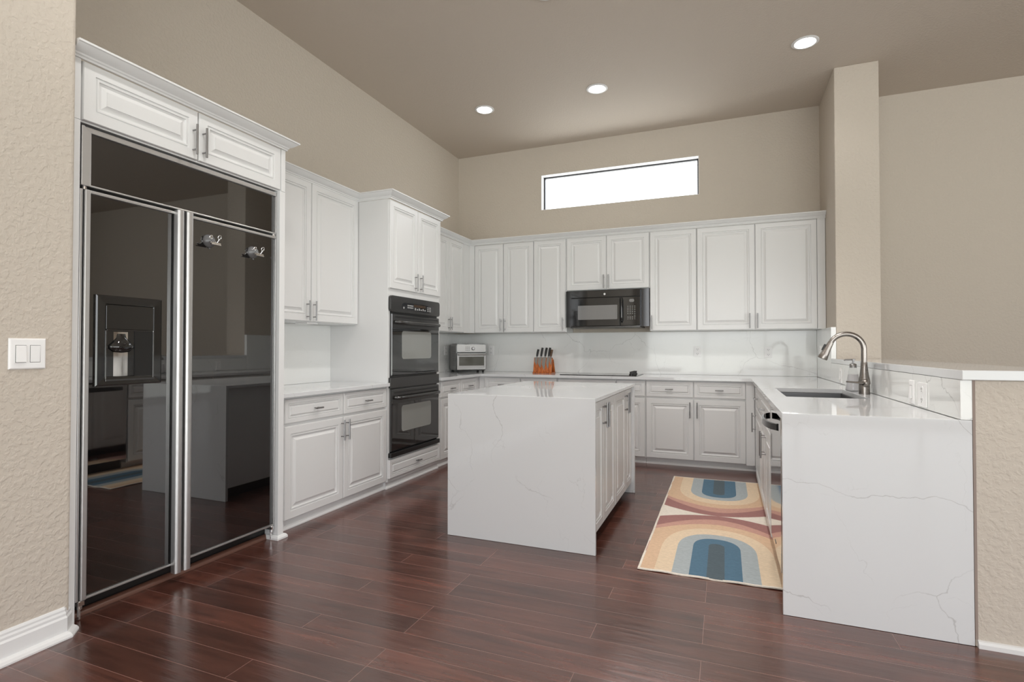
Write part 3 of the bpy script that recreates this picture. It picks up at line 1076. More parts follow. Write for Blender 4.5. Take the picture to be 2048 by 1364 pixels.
b.box(XPF + 0.02, 4.215, -2.804, -1.882, 0.062, 0.082).box(4.195, 4.215, -2.804, -1.882, 0.082, ZB - 0.001)
b.box(XPF + 0.02, XPF + 0.038, -2.804, -1.882, 0.69, ZB - 0.001)
b.build('body', M['cab'], rt)
door(F, 1.866, 2.354, ZD0, ZD1, rt, 2.325, (0.470, 0.640))
door(F, 2.358, 2.820, ZD0, ZD1, rt, 2.415, (0.470, 0.640))
drawer(F, 1.866, 2.820, ZW0, ZW1, rt)
MB().box(3.67, 4.215, -2.822, -1.864, 0.0, 0.062).build('toe_board', M['trim'], rt)

rt = thing('dishwasher', 'stainless dishwasher with curved dark handle at the end of the peninsula', 'dishwasher', (3.9, -3.14, 0))
MB().box(3.60, 4.20, -3.452, -2.832, 0.10, ZB - 0.004).build('body', M['black'], rt)
d = MB().fbox(F, 2.834, 3.450, 0.105, 0.868, -0.024, 0.000).build('door', M['steel_mirror'], rt, bevel=0.003)
b = MB()
hp = []
for i in range(13):
    t = i / 12
    hp.append((XPF - 0.004 - 0.050 * math.sin(PI * t) ** 0.55, -2.88 - 0.52 * t, 0.812))
vs, fs = [], []
for x, y, z in hp:
    vs += [(x, y, z - 0.018), (x - 0.010, y, z - 0.016), (x - 0.010, y, z + 0.016), (x, y, z + 0.018)]
for i in range(12):
    for k in range(4):
        fs.append((i * 4 + k, i * 4 + (k + 1) % 4, i * 4 + 4 + (k + 1) % 4, i * 4 + 4 + k))
fs += [(3, 2, 1, 0), (48, 49, 50, 51)]
b.add(vs, fs).build('handle', M['black_gloss'], d, smooth=50)
MB().fbox(F, 3.10, 3.16, 0.150, 0.158, 0.0, 0.0015).build('badge', M['slot'], d)
MB().box(3.67, 4.20, -3.45, -2.834, 0.0, 0.10).build('toe_board', M['black'], rt)
MB().box(3.60, 4.20, -3.638, -3.456, 0.0, ZB - 0.004).build('filler', M['black'], rt)

# one continuous worktop: left corner, back wall, peninsula and its waterfall end
def slab_from_cells(xs, ys, keep, z0, z1):
    """rectilinear slab without inner faces"""
    b = MB()
    nx, ny = len(xs) - 1, len(ys) - 1
    on = lambda i, j: 0 <= i < nx and 0 <= j < ny and keep((xs[i] + xs[i + 1]) / 2, (ys[j] + ys[j + 1]) / 2)
    vid = {}

    def V(i, j, k):
        key = (i, j, k)
        if key not in vid:
            vid[key] = len(b.v)
            b.v.append(Vector((xs[i], ys[j], z1 if k else z0)))
        return vid[key]

    def Q(*q):
        b.f.append(list(q)); b.m.append(0)
    for i in range(nx):
        for j in range(ny):
            if not on(i, j):
                continue
            Q(V(i, j, 1), V(i + 1, j, 1), V(i + 1, j + 1, 1), V(i, j + 1, 1))
            Q(V(i, j, 0), V(i, j + 1, 0), V(i + 1, j + 1, 0), V(i + 1, j, 0))
            if not on(i - 1, j): Q(V(i, j, 0), V(i, j, 1), V(i, j + 1, 1), V(i, j + 1, 0))
            if not on(i + 1, j): Q(V(i + 1, j, 0), V(i + 1, j + 1, 0), V(i + 1, j + 1, 1), V(i + 1, j, 1))
            if not on(i, j - 1): Q(V(i, j, 0), V(i + 1, j, 0), V(i + 1, j, 1), V(i, j, 1))
            if not on(i, j + 1): Q(V(i, j + 1, 0), V(i, j + 1, 1), V(i + 1, j + 1, 1), V(i + 1, j + 1, 0))
    return b


xs = [0.002, 0.659, XPC, SNK[0], SNK[1], 4.216]
ys = [YPE + 0.028, SNK[2], SNK[3], TY1 + 0.001, -0.690, -0.002]


def keep(x, y):
    if SNK[0] < x < SNK[1] and SNK[2] < y < SNK[3]:
        return False
    return (x < 0.659 and y > TY1) or y > -0.690 or x > XPC


b = slab_from_cells(xs, ys, keep, ZB, ZC)
b.box(XPC, 4.258, YPE, YPE + 0.028, 0.001, ZC)
wt = tag(b.build('countertop', M['quartz'], bevel=0.0015), 'long white quartz worktop along the back wall and peninsula with waterfall end', 'countertop')

tag(MB().box(0.022, 4.218, -0.021, -0.001, ZC + 0.001, 1.404).build('backsplash', M['quartz_splash'], bevel=0.001),
    'long veined white backsplash on the wall behind the cooktop', 'backsplash')
tag(MB().box(0.001, 0.021, TY1 + 0.002, -0.001, ZC + 0.001, 1.404).build('backsplash', M['quartz_splash'], bevel=0.001),
    'white backsplash on the left wall behind the toaster oven', 'backsplash')
tag(MB().box(4.219, 4.259, PY + 0.001, -0.022, ZC + 0.001, 1.404).build('backsplash', M['quartz_splash'], bevel=0.001),
    'tall white backsplash on the side of the beige pier', 'backsplash')
tag(MB().box(4.219, 4.259, YPE, PY - 0.0, ZC + 0.001, BAR0 - 0.001).build('backsplash', M['quartz_splash'], bevel=0.001),
    'low white backsplash behind the sink, below the raised bar', 'backsplash')
tag(MB().box(4.2175, 4.660, -3.690, PY - 0.001, BAR0, BAR1).build('bar_top', M['quartz'], bevel=0.003),
    'raised white quartz bar top on the beige half wall', 'countertop')
tag(MB().box(4.2588, 4.268, -3.6685, -3.662, 0.03, BAR0 - 0.001).build('caulk_line', M['caulk']),
    'thin brownish joint where the waterfall end meets the beige half wall', 'joint')

# sink
rt = thing('sink', 'undermounted stainless steel sink in the peninsula worktop', 'sink', (3.89, -2.32, 0.68))
b = MB()
x0, x1, y0, y1 = SNK
t = 0.012
zz0, zz1 = 0.68, ZB - 0.001
b.box(x0 - t, x0 + 0.004, y0 - t, y1 + t, zz0, zz1).box(x1 - 0.004, x1 + t, y0 - t, y1 + t, zz0, zz1)
b.box(x0 + 0.004, x1 - 0.004, y0 - t, y0 + 0.004, zz0, zz1).box(x0 + 0.004, x1 - 0.004, y1 - 0.004, y1 + t, zz0, zz1)
b.box(x0 - t, x1 + t, y0 - t, y1 + t, zz0 - 0.012, zz0)
b.build('bowl', M['sink'], rt, bevel=0.002)
MB().lathe((3.9, -2.32, zz0), [(0.055, 0.0), (0.055, 0.002), (0.042, 0.003), (0.03, 0.001)], 28).build('drain', M['chrome'], rt, smooth=40)

# faucet
fx, fy = 4.160, -2.330
rt = thing('faucet', 'brushed nickel gooseneck pull-down faucet beside the sink', 'faucet', (fx, fy, ZC))
MB().lathe((fx, fy, ZC), [(0.0315, 0.0), (0.0315, 0.052), (0.0295, 0.060), (0.034, 0.075), (0.032, 0.092), (0.0255, 0.125), (0.021, 0.165), (0.0185, 0.200), (0.0172, 0.204)], 32).build('base', M['faucet'], rt, smooth=50)
b = MB()
pts = [(fx, fy, ZC + 0.200), (fx, fy, ZC + 0.240)]
R = 0.098
zc_ = ZC + 0.292
pts.append((fx, fy, zc_))
for i in range(1, 15):
    a = PI * 0.86 * i / 14
    pts.append((fx - R + R * math.cos(a), fy, zc_ + R * math.sin(a)))
ex, ez = pts[-1][0], pts[-1][2]
ta = PI * 0.86
dx, dz = -math.sin(ta), math.cos(ta)
b.tube(pts, 0.0162, 18)
b.build('neck', M['faucet'], rt, smooth=60)
MB().lathe((ex, fy, ez), [(0.0172, -0.002), (0.0178, 0.004), (0.021, 0.045), (0.026, 0.085), (0.0305, 0.112), (0.029, 0.118), (0.020, 0.116)], 28, (dx, 0, dz)).build('spray_head', M['faucet'], rt, smooth=50)
b = MB()
q = Vector((ex, fy, ez)) + Vector((dx, 0, dz)) * 0.045 + Vector((-dz, 0, dx)) * -0.024
MB().cyl(q - Vector((dx, 0, dz)) * 0.022, q + Vector((dx, 0, dz)) * 0.022, 0.006, n=12).build('spray_button', M['black'], rt, smooth=50)
b = MB()
b.lathe((fx, fy - 0.046, ZC + 0.074), [(0.006, -0.024), (0.018, -0.018), (0.024, -0.008), (0.0255, 0.0), (0.024, 0.010), (0.020, 0.030)], 24, (0, 1, 0))
b.tube([(fx - 0.005, fy - 0.052, ZC + 0.074), (fx - 0.06, fy - 0.066, ZC + 0.077), (fx - 0.115, fy - 0.078, ZC + 0.082)], [0.009, 0.006, 0.005], 12)
b.build('lever', M['faucet'], rt, smooth=60)

# soap bottle
sx, sy = 4.146, -2.085
rt = thing('soap_dispenser', 'conical clear glass soap pump bottle behind the faucet', 'soap dispenser', (sx, sy, ZC))
MB().lathe((sx, sy, ZC), [(0.044, 0.0005), (0.048, 0.006), (0.048, 0.013), (0.036, 0.092), (0.0235, 0.158), (0.020, 0.164)], 28).build('bottle', M['bottle'], rt, smooth=50)
MB().lathe((sx, sy, ZC), [(0.041, 0.004), (0.0455, 0.009), (0.0455, 0.013), (0.0305, 0.115), (0.030, 0.116)], 28).build('liquid', M['soap'], rt, smooth=50)
b = MB().lathe((sx, sy, ZC), [(0.0215, 0.162), (0.0215, 0.186), (0.017, 0.190), (0.006, 0.192), (0.006, 0.213), (0.013, 0.214), (0.013, 0.220), (0.010, 0.222)], 20)
b.tube([(sx, sy, ZC + 0.217), (sx - 0.045, sy - 0.01, ZC + 0.217), (sx - 0.056, sy - 0.012, ZC + 0.213)], 0.0045, 10)
b.build('pump', M['nickel'], rt, smooth=50)

# ------------------------------------------------------------------ island
IX0, IX1, IY0, IY1 = 1.644, 2.617, -3.3085, -1.826
IT = 0.022
b = MB()
b.box(IX0, IX1, IY0 + IT, IY1 - IT, ZC - IT, ZC)
b.box(IX0, IX1, IY0, IY0 + IT, 0.001, ZC).box(IX0, IX1, IY1 - IT, IY1, 0.001, ZC)
tag(b.build('countertop', M['quartz_island'], bevel=0.0015), 'white veined quartz island top with waterfall ends', 'countertop')
F = FL(2.592)
for a0, am, a1, h0, h1, lab in ((-3.284, -2.958, -2.572, -2.985, -2.927, 'white two-door island cabinet nearer the front waterfall end'),
                                (-2.568, -2.140, -1.850, -2.172, -2.106, 'white two-door island cabinet at the end toward the back wall')):
    rt = thing('island_cabinet', lab, 'cabinet', (2.1, (a0 + a1) / 2, 0))
    carcass(FL(0), a0, a1, 0.085, ZC - IT - 0.001, 1.70, 2.572, rt)
    door(F, a0 + 0.002, am, 0.090, 0.880, rt, h0, (0.702, 0.862))
    door(F, am, a1 - 0.002, 0.090, 0.880, rt, h1, (0.702, 0.862))
    MB().box(1.74, 2.505, a0, a1, 0.0, 0.085).build('toe_board', M['black'], rt)

# ------------------------------------------------------------------ cooktop, microwave
rt = thing('cooktop', 'flat black glass cooktop set in the back worktop', 'cooktop', (2.03, -0.35, ZC))
MB().box(1.600, 2.450, -0.625, -0.100, ZC + 0.0005, ZC + 0.007).build('glass_top', M['black_gloss'], rt, bevel=0.002)
for kx, ky in ((2.375, -0.50), (2.375, -0.41), (2.375, -0.32), (2.375, -0.23)):
    b = MB().lathe((kx, ky, ZC + 0.007), [(0.024, 0.0), (0.024, 0.010), (0.018, 0.016), (0.017, 0.028), (0.012, 0.031)], 24)
    b.box(kx - 0.018, kx + 0.018, ky - 0.005, ky + 0.005, ZC + 0.03, ZC + 0.044)
    b.build('knob', M['black'], rt, smooth=40)
b = MB()
for cx, cy, cr_ in ((1.80, -0.48, 0.09), (1.80, -0.24, 0.07), (2.13, -0.48, 0.075), (2.13, -0.24, 0.10)):
    ring = [(cx + cr_ * math.cos(2 * PI * i / 32), cy + cr_ * math.sin(2 * PI * i / 32), ZC + 0.0072) for i in range(33)]
    b.tube(ring, 0.0006, 4, False)
b.build('burner_marks', M['grey_mark'], rt)

rt = thing('microwave', 'black over-the-range microwave under the short wall cabinet', 'microwave', (2.06, -0.2, 1.44))
F = FB(0)
MB().fbox(F, 1.668, 2.457, 1.448, 1.872, 0.02, 0.372).build('body', M['black'], rt)
MB().fbox(F, 1.596, 1.666, 1.458, 1.880, 0.300, 0.345).build('side_filler', M['black_gloss'], rt)
MB().fbox(F, 2.459, 2.546, 1.458, 1.880, 0.300, 0.345).build('side_filler', M['black_gloss'], rt)
v = MB().fbox(F, 1.668, 2.457, 1.792, 1.872, 0.372, 0.400).build('vent_grille', M['black_gloss'], rt, bevel=0.003)
MB().lathe((2.062, -0.400, 1.828), [(0.012, 0.0), (0.012, 0.001)], 20, (0, -1, 0)).build('logo_badge', M['white_mark'], v)
d = MB().fbox(F, 1.668, 2.236, 1.466, 1.788, 0.372, 0.400).build('door', M['black_gloss'], rt, bevel=0.004)
MB().rrect(F, 1.752, 2.206, 1.540, 1.702, 0.400, 0.4012, 0.008).build('door_window', M['mw_window'], d)
b = MB().tube([(2.258, -0.398, 1.510), (2.258, -0.428, 1.525), (2.258, -0.432, 1.56), (2.258, -0.432, 1.71), (2.258, -0.428, 1.755), (2.258, -0.398, 1.770)], 0.011, 14)
b.build('handle', M['black_gloss'], rt, smooth=60)
cpn = MB().fbox(F, 2.240, 2.457, 1.466, 1.788, 0.372, 0.399).build('control_panel', M['black_gloss'], rt, bevel=0.004)
b = MB()
for r_ in range(8):
    for k in range(4):
        if r_ in (2,) and k < 3:
            continue
        b.fbox(F, 2.318 + 0.025 * k, 2.329 + 0.025 * k, 1.538 + 0.020 * r_, 1.543 + 0.020 * r_, 0.399, 0.3998)
b.build('keypad', M['grey_mark'], cpn)
MB().rrect(F, 2.338, 2.392, 1.728, 1.762, 0.399, 0.4002, 0.015).build('display', M['mw_window'], cpn)
MB().fbox(F, 1.668, 2.457, 1.446, 1.464, 0.372, 0.402).build('bottom_lip', M['oven_black'], rt, bevel=0.002)

# ------------------------------------------------------------------ toaster oven
rt = thing('toaster_oven', 'stainless countertop toaster oven angled in the corner', 'toaster oven', (0.300, -0.318, ZC + 0.0005))
W2, D2, H2 = 0.198, 0.135, 0.358
L_ = Fr((0, 0, 0), (1, 0, 0), (0, -1, 0))
b = MB()
b.rrect(L_, -W2, W2, 0.020, H2, -D2, D2 - 0.02, 0.034, 8)
b.build('shell', M['grille'], rt, bevel=0.002, local=True)
b = MB()
for i in range(9):
    for j in range(6):
        y = -D2 + 0.05 + 0.022 * j
        z = 0.085 + 0.021 * i
        b.box(-W2 - 0.0008, -W2, y - 0.013, y - 0.004, z, z + 0.006)
b.build('side_vents', M['black'], rt, local=True)
b = MB().rrect(L_, -W2 + 0.001, W2 - 0.001, 0.021, H2 - 0.001, D2 - 0.02, D2, 0.033, 8)
fr = b.build('front_frame', M['black_gloss'], rt, bevel=0.002, local=True)
b = MB().rrect(L_, -W2 + 0.010, W2 - 0.010, 0.252, H2 - 0.012, D2, D2 + 0.004, 0.018)
cpn = b.build('control_panel', M['toaster_steel'], rt, bevel=0.001, local=True)
b = MB()
for i in range(3):
    for j in range(2):
        b.fbox(L_, -0.075 + 0.020 * j, -0.066 + 0.020 * j, 0.270 + 0.020 * i, 0.278 + 0.020 * i, D2 + 0.004, D2 + 0.005)
    b.fbox(L_, -0.035, -0.026, 0.270 + 0.020 * i, 0.278 + 0.020 * i, D2 + 0.004, D2 + 0.005)
b.build('buttons', M['black'], cpn, local=True)
MB().lathe((0.022, -(D2 + 0.004), 0.296), [(0.020, 0.0), (0.020, 0.012), (0.017, 0.016), (0.006, 0.017)], 24, (0, -1, 0)).build('dial', M['nickel'], cpn, smooth=40, local=True)
MB().fbox(L_, -W2 + 0.010, W2 - 0.010, 0.240, 0.250, D2, D2 + 0.001).build('gap_line', M['black'], fr, local=True)
b = MB()
b.rings(L_, -W2 + 0.008, W2 - 0.008, 0.034, 0.238, [(0, D2), (0, D2 + 0.010), (0.003, D2 + 0.013), (0.026, D2 + 0.013), (0.028, D2 + 0.008)])
dr = b.build('door', M['toaster_steel'], rt, local=True)
MB().rrect(L_, -W2 + 0.034, W2 - 0.034, 0.084, 0.196, D2 + 0.008, D2 + 0.014, 0.006).build('door_glass', M['toaster_glass'], dr, local=True)
b = MB().cyl((-W2 + 0.02, -(D2 + 0.040), 0.220), (W2 - 0.02, -(D2 + 0.040), 0.220), 0.008, n=14)
for q in (-W2 + 0.035, W2 - 0.035):
    b.cyl((q, -(D2 + 0.012), 0.220), (q, -(D2 + 0.040), 0.220), 0.005, n=10)
b.build('handle', M['toaster_steel'], dr, smooth=50, local=True)
for fx_ in (-W2 + 0.03, W2 - 0.03):
    for fy_ in (-D2 + 0.04, D2 - 0.035):
        MB().cyl((fx_, fy_, 0.0), (fx_, fy_, 0.022), 0.014, 0.016, n=14).build('foot', M['black'], rt, local=True)
rt.rotation_euler = (0, 0, math.radians(45))

# ------------------------------------------------------------------ knife stand and knives
KX, KY = 1.300, -0.280
rt = thing('knife_stand', 'slanted orange-brown wooden knife stand on the back worktop', 'knife block', (KX, KY, ZC + 0.0005))
tl = math.radians(14)


def on_board(x, s, n):
    """point on the tilted front board: s up along it, n out of it"""
    return Vector((x, -0.060 + s * math.sin(tl) - n * math.cos(tl), 0.014 + s * math.cos(tl) + n * math.sin(tl)))


def board(b, x0, x1, s0, s1, n0, n1, f=on_board):
    vs = [f(x, s, n) for n in (n0, n1) for s in (s0, s1) for x in (x0, x1)]
    return b.add(vs, [(0, 2, 3, 1), (4, 5, 7, 6), (0, 1, 5, 4), (2, 6, 7, 3), (0, 4, 6, 2), (1, 3, 7, 5)])


board(MB(), -0.118, 0.112, 0.0, 0.180, -0.020, 0.0).build('front_board', M['knife_wood'], rt, bevel=0.002, local=True)
on_back = lambda x, s, n: Vector((x, 0.070 - s * math.sin(tl * 1.6) - n, 0.014 + s * math.cos(tl * 1.6)))
board(MB(), -0.112, 0.118, 0.0, 0.165, -0.010, 0.008, on_back).build('rear_board', M['knife_wood'], rt, bevel=0.002, local=True)
MB().box(-0.120, 0.120, -0.075, 0.085, 0.0, 0.014).build('base_plate', M['knife_wood'], rt, bevel=0.002, local=True)


def knife(x, blade, top, hl, label, wide, hm, n0=0.0015, slant=-0.012):
    k = thing('kitchen_knife', label, 'knife', (KX, KY, ZC + 0.0005), 'knives on the wooden stand')
    b = MB()
    P = [(0.012, top), (-wide * 0.55, top), (-wide * 0.5, top - blade * 0.55), (0.008, top - blade), (0.012, top - blade * 0.9)]
    sl = lambda s: slant * (top - s) / 0.17
    vs = [on_board(x + a + sl(s), s, n0) for a, s in P] + [on_board(x + a + sl(s), s, n0 + 0.0022) for a, s in P]
    m = len(P)
    b.add(vs, [tuple(range(m)), tuple(range(2 * m - 1, m - 1, -1))] + [(i, (i + 1) % m, m + (i + 1) % m, m + i) for i in range(m)])
    b.build('blade', M['blade'], k, local=True)
    b = MB()
    board(b, x - 0.008, x + 0.010, top, top + 0.014, n0 - 0.004, n0 + 0.008)
    b.build('bolster', M['nickel'], k, bevel=0.002, local=True)
    b = MB()
    n = 9
    pts = [on_board(x + 0.001 + 0.010 * (i / n) ** 1.5, top + 0.012 + hl * i / n, n0 + 0.002) for i in range(n + 1)]
    rad = [0.0112 + 0.0020 * math.sin(PI * i / n) + 0.0025 * (i / n) ** 3 for i in range(n + 1)]
    b.tube(pts, rad, 12)
    b.build('handle', hm, k, smooth=60, local=True)
    if hm is M['black']:
        b = MB()
        for q in (0.25, 0.52, 0.8):
            c = on_board(x + 0.001 + 0.010 * q ** 1.5, top + 0.012 + hl * q, n0 + 0.0112)
            b.lathe(c, [(0.0026, 0.0), (0.0026, 0.0012)], 10, (0, -1, 0.25))
        b.build('rivets', M['chrome'], k, local=True)
    return k


knife(-0.082, 0.095, 0.180, 0.086, 'smallest black-handled knife at the left end of the wooden stand', 0.048, M['black'])
knife(-0.030, 0.130, 0.182, 0.104, 'black-handled knife second from the left on the wooden stand', 0.062, M['black'])
knife(0.022, 0.160, 0.182, 0.104, 'long black-handled knife third from the left on the wooden stand', 0.060, M['black'])
knife(0.066, 0.140, 0.182, 0.104, 'rightmost black-handled knife on the wooden stand', 0.042, M['black'])
knife(0.092, 0.090, 0.178, 0.084, 'brown wooden-handled knife at the right end of the stand', 0.020, M['brown_handle'], 0.0015, 0.0)

# ------------------------------------------------------------------ outlets and switches
def outlet(F, a, b_, label, w=0.076, h=0.118, c=0.0):
    r = thing('outlet', label, 'outlet', F.p(a, b_ - h / 2, c))
    MB().rrect(F, a - w / 2, a + w / 2, b_ - h / 2, b_ + h / 2, c + 0.0005, c + 0.006, 0.005).build('cover_plate', M['white_plastic'], r, bevel=0.001)
    for s in (-0.026, 0.026):
        k = MB().rrect(F, a - 0.017, a + 0.017, b_ + s - 0.016, b_ + s + 0.016, c + 0.006, c + 0.0075, 0.010).build('socket', M['white_plastic'], r)
        q = MB()
        q.fbox(F, a - 0.009, a - 0.006, b_ + s - 0.003, b_ + s + 0.008, c + 0.0075, c + 0.0081)
        q.fbox(F, a + 0.006, a + 0.009, b_ + s - 0.003, b_ + s + 0.008, c + 0.0075, c + 0.0081)
        q.lathe(F.p(a, b_ + s - 0.009, c + 0.0075), [(0.003, 0), (0.003, 0.0006)], 10, F.N)
        q.build('slots', M['slot'], k)
    return r


outlet(FB(-0.021), 0.492, 1.185, 'white outlet on the backsplash right of the toaster oven')
outlet(FB(-0.021), 3.037, 1.176, 'white outlet on the backsplash right of the cooktop')
outlet(FB(-0.021), 3.758, 1.170, 'white outlet on the backsplash below the widest wall cabinet')
outlet(FL(0.021), -0.395, 1.185, 'white outlet on the left wall half hidden behind the toaster oven')


def rocker(F, a, b_, label, gangs=1, c=0.0, h=0.122, group=None):
    w = 0.076 if gangs == 1 else 0.122
    r = thing('light_switch', label, 'switch', F.p(a, b_ - h / 2, c), group)
    MB().rings(F, a - w / 2, a + w / 2, b_ - h / 2, b_ + h / 2, [(0, c + 0.0005), (0, c + 0.004), (0.004, c + 0.008), (0.008, c + 0.0085)]).build('cover_plate', M['white_plastic'], r)
    for g in range(gangs):
        ac = a + (g - (gangs - 1) / 2) * 0.047
        MB().fbox(F, ac - 0.0175, ac + 0.0175, b_ - 0.0345, b_ + 0.0345, c + 0.0085, c + 0.0088).build('switch_frame', M['slot'], r)
        t = 0.004 if g == 0 else -0.002
        vs = [F.p(ac - 0.0162, b_ - 0.033, c + 0.0086), F.p(ac + 0.0162, b_ - 0.033, c + 0.0086), F.p(ac + 0.0162, b_ + 0.033, c + 0.0086), F.p(ac - 0.0162, b_ + 0.033, c + 0.0086),
              F.p(ac - 0.0162, b_ - 0.033, c + 0.0115 + t), F.p(ac + 0.0162, b_ - 0.033, c + 0.0115 + t), F.p(ac + 0.0162, b_ + 0.033, c + 0.0115), F.p(ac - 0.0162, b_ + 0.033, c + 0.0115)]
        MB().add(vs, [(3, 2, 1, 0), (4, 5, 6, 7), (0, 1, 5, 4), (1, 2, 6, 5), (2, 3, 7, 6), (3, 0, 4, 7)]).build('rocker', M['white_plastic'], r, bevel=0.0008)
    return r


rocker(FL(XW), -5.130, 1.1865, 'white double rocker light switch on the textured wall left of the fridge', 2)
rocker(FP(4.219), 0.270, 1.178, 'white switch on the pier backsplash under the wall cabinet')
rocker(FP(4.219), 1.268, 0.985, 'white switch low on the bar backsplash behind the soap bottle')
rocker(FP(4.219), 3.075, 0.985, 'white switch on the bar backsplash in front of the faucet')
outlet(FP(4.219), 3.228, 0.983, 'white outlet on the bar backsplash nearest the waterfall end', 0.122)

# ------------------------------------------------------------------ rug
RX0, RX1, RY0, RY1 = 2.878, 3.650, -3.398, -1.142
RC = 3.270
HW0, HW1 = RX0 - RC, RX1 - RC


def arch(a, s, h, n=2.3, k=28):
    out = [(-a, 0.0), (-a, s * 0.5)]
    for i in range(k + 1):
        u = -math.cos(PI * i / k)
        v_ = s + (h - s) * max(0.0, 1 - abs(u) ** n) ** (1 / n)
        out.append((a * u, v_))
    out += [(a, s * 0.5), (a, 0.0)]
    return out


def crest(h, drop, k=28, from_bottom=False, edge=None):
    pts = []
    for i in range(k + 1):
        u = -math.cos(PI * i / k)
        x = RC + (HW0 if u < 0 else HW1) * abs(u) - RC
        pts.append((x, h - drop * abs(u) ** 1.8))
    if from_bottom:
        return [(HW0, 0.0), (HW0, 0.35)] + pts + [(HW1, 0.35), (HW1, 0.0)]
    e0, e1 = pts[0], pts[-1]
    return [e0, e0] + pts + [e1, e1]


HALF = (RY1 - RY0) / 2
curves = [arch(0.0445, 0.49, 0.535, 2.0), arch(0.133, 0.46, 0.62), arch(0.221, 0.42, 0.70), arch(0.312, 0.36, 0.815),
          crest(0.92, 0.225, from_bottom=True), crest(1.035, 0.275), crest(HALF, 0.150)]
mid = crest(HALF, 0.0)
names_ = ['rug_dark', 'rug_blue', 'rug_light', 'rug_sand', 'rug_peach', 'rug_pink', 'rug_rose', 'rug_cream']


def rug_z(x, y):
    e = max(0.0, 1 - (y - RY0) / 0.05)
    e2 = max(0.0, 1 - (x - RX0) / 0.05)
    return 0.0065 + 0.0035 * e * (0.5 + 0.5 * math.sin(x * 34)) + 0.003 * e2 * (0.5 + 0.5 * math.sin(y * 19)) + 0.0015 * math.sin(x * 9 + 1) * math.sin(y * 5)


b = MB()
for mir in (False, True):
    def P3(p):
        x = RC + p[0]
        y = (RY0 + p[1]) if not mir else (RY1 - p[1])
        return (x, y, rug_z(x, y))
    # core
    b.cur = 0
    c = curves[0]
    n = len(c)
    for i in range(n // 2):
        j = n - 1 - i
        if i + 1 <= j - 1:
            b.add([P3(c[i]), P3(c[i + 1]), P3(c[j - 1]), P3(c[j])], [(0, 1, 2, 3)] if i + 1 < j - 1 else [(0, 1, 3)])
    for q in range(len(curves)):
        b.cur = q + 1
        A = curves[q]
        Bc = curves[q + 1] if q + 1 < len(curves) else mid
        for i in range(n - 1):
            st = 3 if q < 6 else 1
            for s_ in range(st):
                t0, t1 = s_ / st, (s_ + 1) / st
                L2 = lambda p, r, t: (p[0] + (r[0] - p[0]) * t, p[1] + (r[1] - p[1]) * t)
                b.add([P3(L2(A[i], Bc[i], t0)), P3(L2(A[i + 1], Bc[i + 1], t0)), P3(L2(A[i + 1], Bc[i + 1], t1)), P3(L2(A[i], Bc[i], t1))], [(0, 1, 2, 3)])
b.v = [Vector(v) for v in b.v]
# cream binding around the edge
b.cur = 7
N_ = 40
edge = [(RX0, RY0 + (RY1 - RY0) * i / N_) for i in range(N_ + 1)] + [(RX0 + (RX1 - RX0) * i / 20, RY1) for i in range(1, 21)] \
    + [(RX1, RY1 - (RY1 - RY0) * i / N_) for i in range(1, N_ + 1)] + [(RX1 - (RX1 - RX0) * i / 20, RY0) for i in range(1, 20)]
vs, fs = [], []
ne = len(edge)
cxr, cyr = (RX0 + RX1) / 2, (RY0 + RY1) / 2
for x, y in edge:
    ox = -0.006 if x <= RX0 + 1e-6 else (0.006 if x >= RX1 - 1e-6 else 0)
    oy = -0.006 if y <= RY0 + 1e-6 else (0.006 if y >= RY1 - 1e-6 else 0)
    z = rug_z(x, y)
    vs += [(x - ox, y - oy, z + 0.0006), (x + ox, y + oy, z + 0.0004), (x + ox * 1.1, y + oy * 1.1, z - 0.0055)]
for i in range(ne):
    j = (i + 1) % ne
    for k in range(2):
        fs.append((i * 3 + k, j * 3 + k, j * 3 + k + 1, i * 3 + k + 1))
b.add(vs, fs)
o = b.build('runner_rug', [M[x] for x in names_])
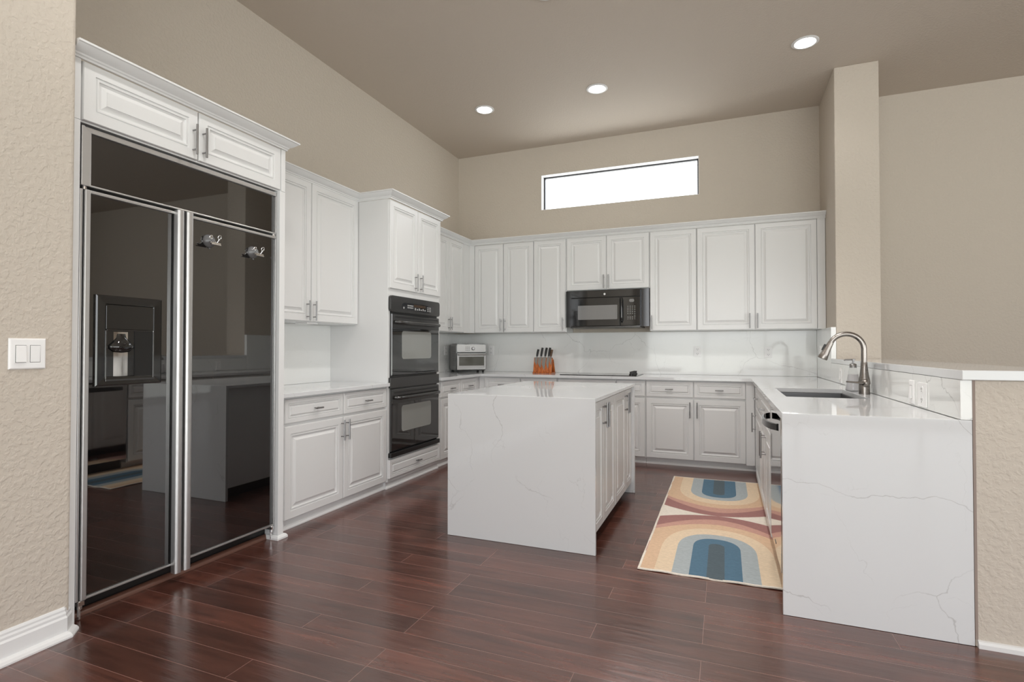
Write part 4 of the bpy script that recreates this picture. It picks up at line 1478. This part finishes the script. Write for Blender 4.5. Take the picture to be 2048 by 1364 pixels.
bm = bmesh.new()
bm.from_mesh(o.data)
bmesh.ops.remove_doubles(bm, verts=bm.verts, dist=0.0004)
bmesh.ops.dissolve_degenerate(bm, edges=bm.edges, dist=0.00005)
bm.faces.ensure_lookup_table()
for f in bm.faces:
    if f.normal.z < 0:
        f.normal_flip()
bm.to_mesh(o.data)
bm.free()
sm = o.modifiers.new('thickness', 'SOLIDIFY')
sm.thickness = 0.005
sm.offset = -1
tag(o, 'runner rug with two facing rainbow arches in blue, sand and rose', 'rug')

# ------------------------------------------------------------------ recessed ceiling lights
def downlight(x, y, label, watts=9):
    r = thing('downlight', label, 'light', (x, y, CEIL), 'recessed ceiling lights')
    MB().lathe((x, y, CEIL), [(0.080, -0.0005), (0.103, -0.0005), (0.104, -0.004), (0.098, -0.008), (0.083, -0.009), (0.080, -0.006)], 40).build('trim_ring', M['trim'], r, smooth=40)
    MB().lathe((x, y, CEIL), [(0.079, -0.001), (0.079, -0.006), (0.060, -0.0075)], 40).build('lens', M['lamp'], r, smooth=40)
    lamp = bpy.data.lights.new('downlight_lamp', 'SPOT')
    lamp.spot_size = math.radians(125)
    lamp.spot_blend = 0.6
    lamp.shadow_soft_size = 0.07
    lamp.energy = watts
    lamp.color = (1.0, 0.97, 0.94)
    lo = bpy.data.objects.new('downlight_lamp', lamp)
    C.objects.link(lo)
    lo.parent = r
    lo.location = (0, 0, -0.015)
    return r


downlight(0.947, -1.226, 'round ceiling light nearest the left wall')
downlight(2.168, -1.234, 'round ceiling light in the middle, in front of the clerestory window')
downlight(3.961, -1.372, 'round ceiling light nearest the beige pier')
# one more ceiling light over the island, then three unseen ones added for brightness
downlight(2.140, -2.790, 'round ceiling light above the island, just out of the picture', 140)
downlight(3.350, -2.950, 'unseen round ceiling light added above the rug to brighten the base cabinets', 140)
downlight(3.300, -4.300, 'unseen round ceiling light added above the open floor for more brightness', 85)
downlight(1.700, -4.700, 'unseen round ceiling light added in front of the fridge for more brightness', 85)

bpy.context.view_layer.update()
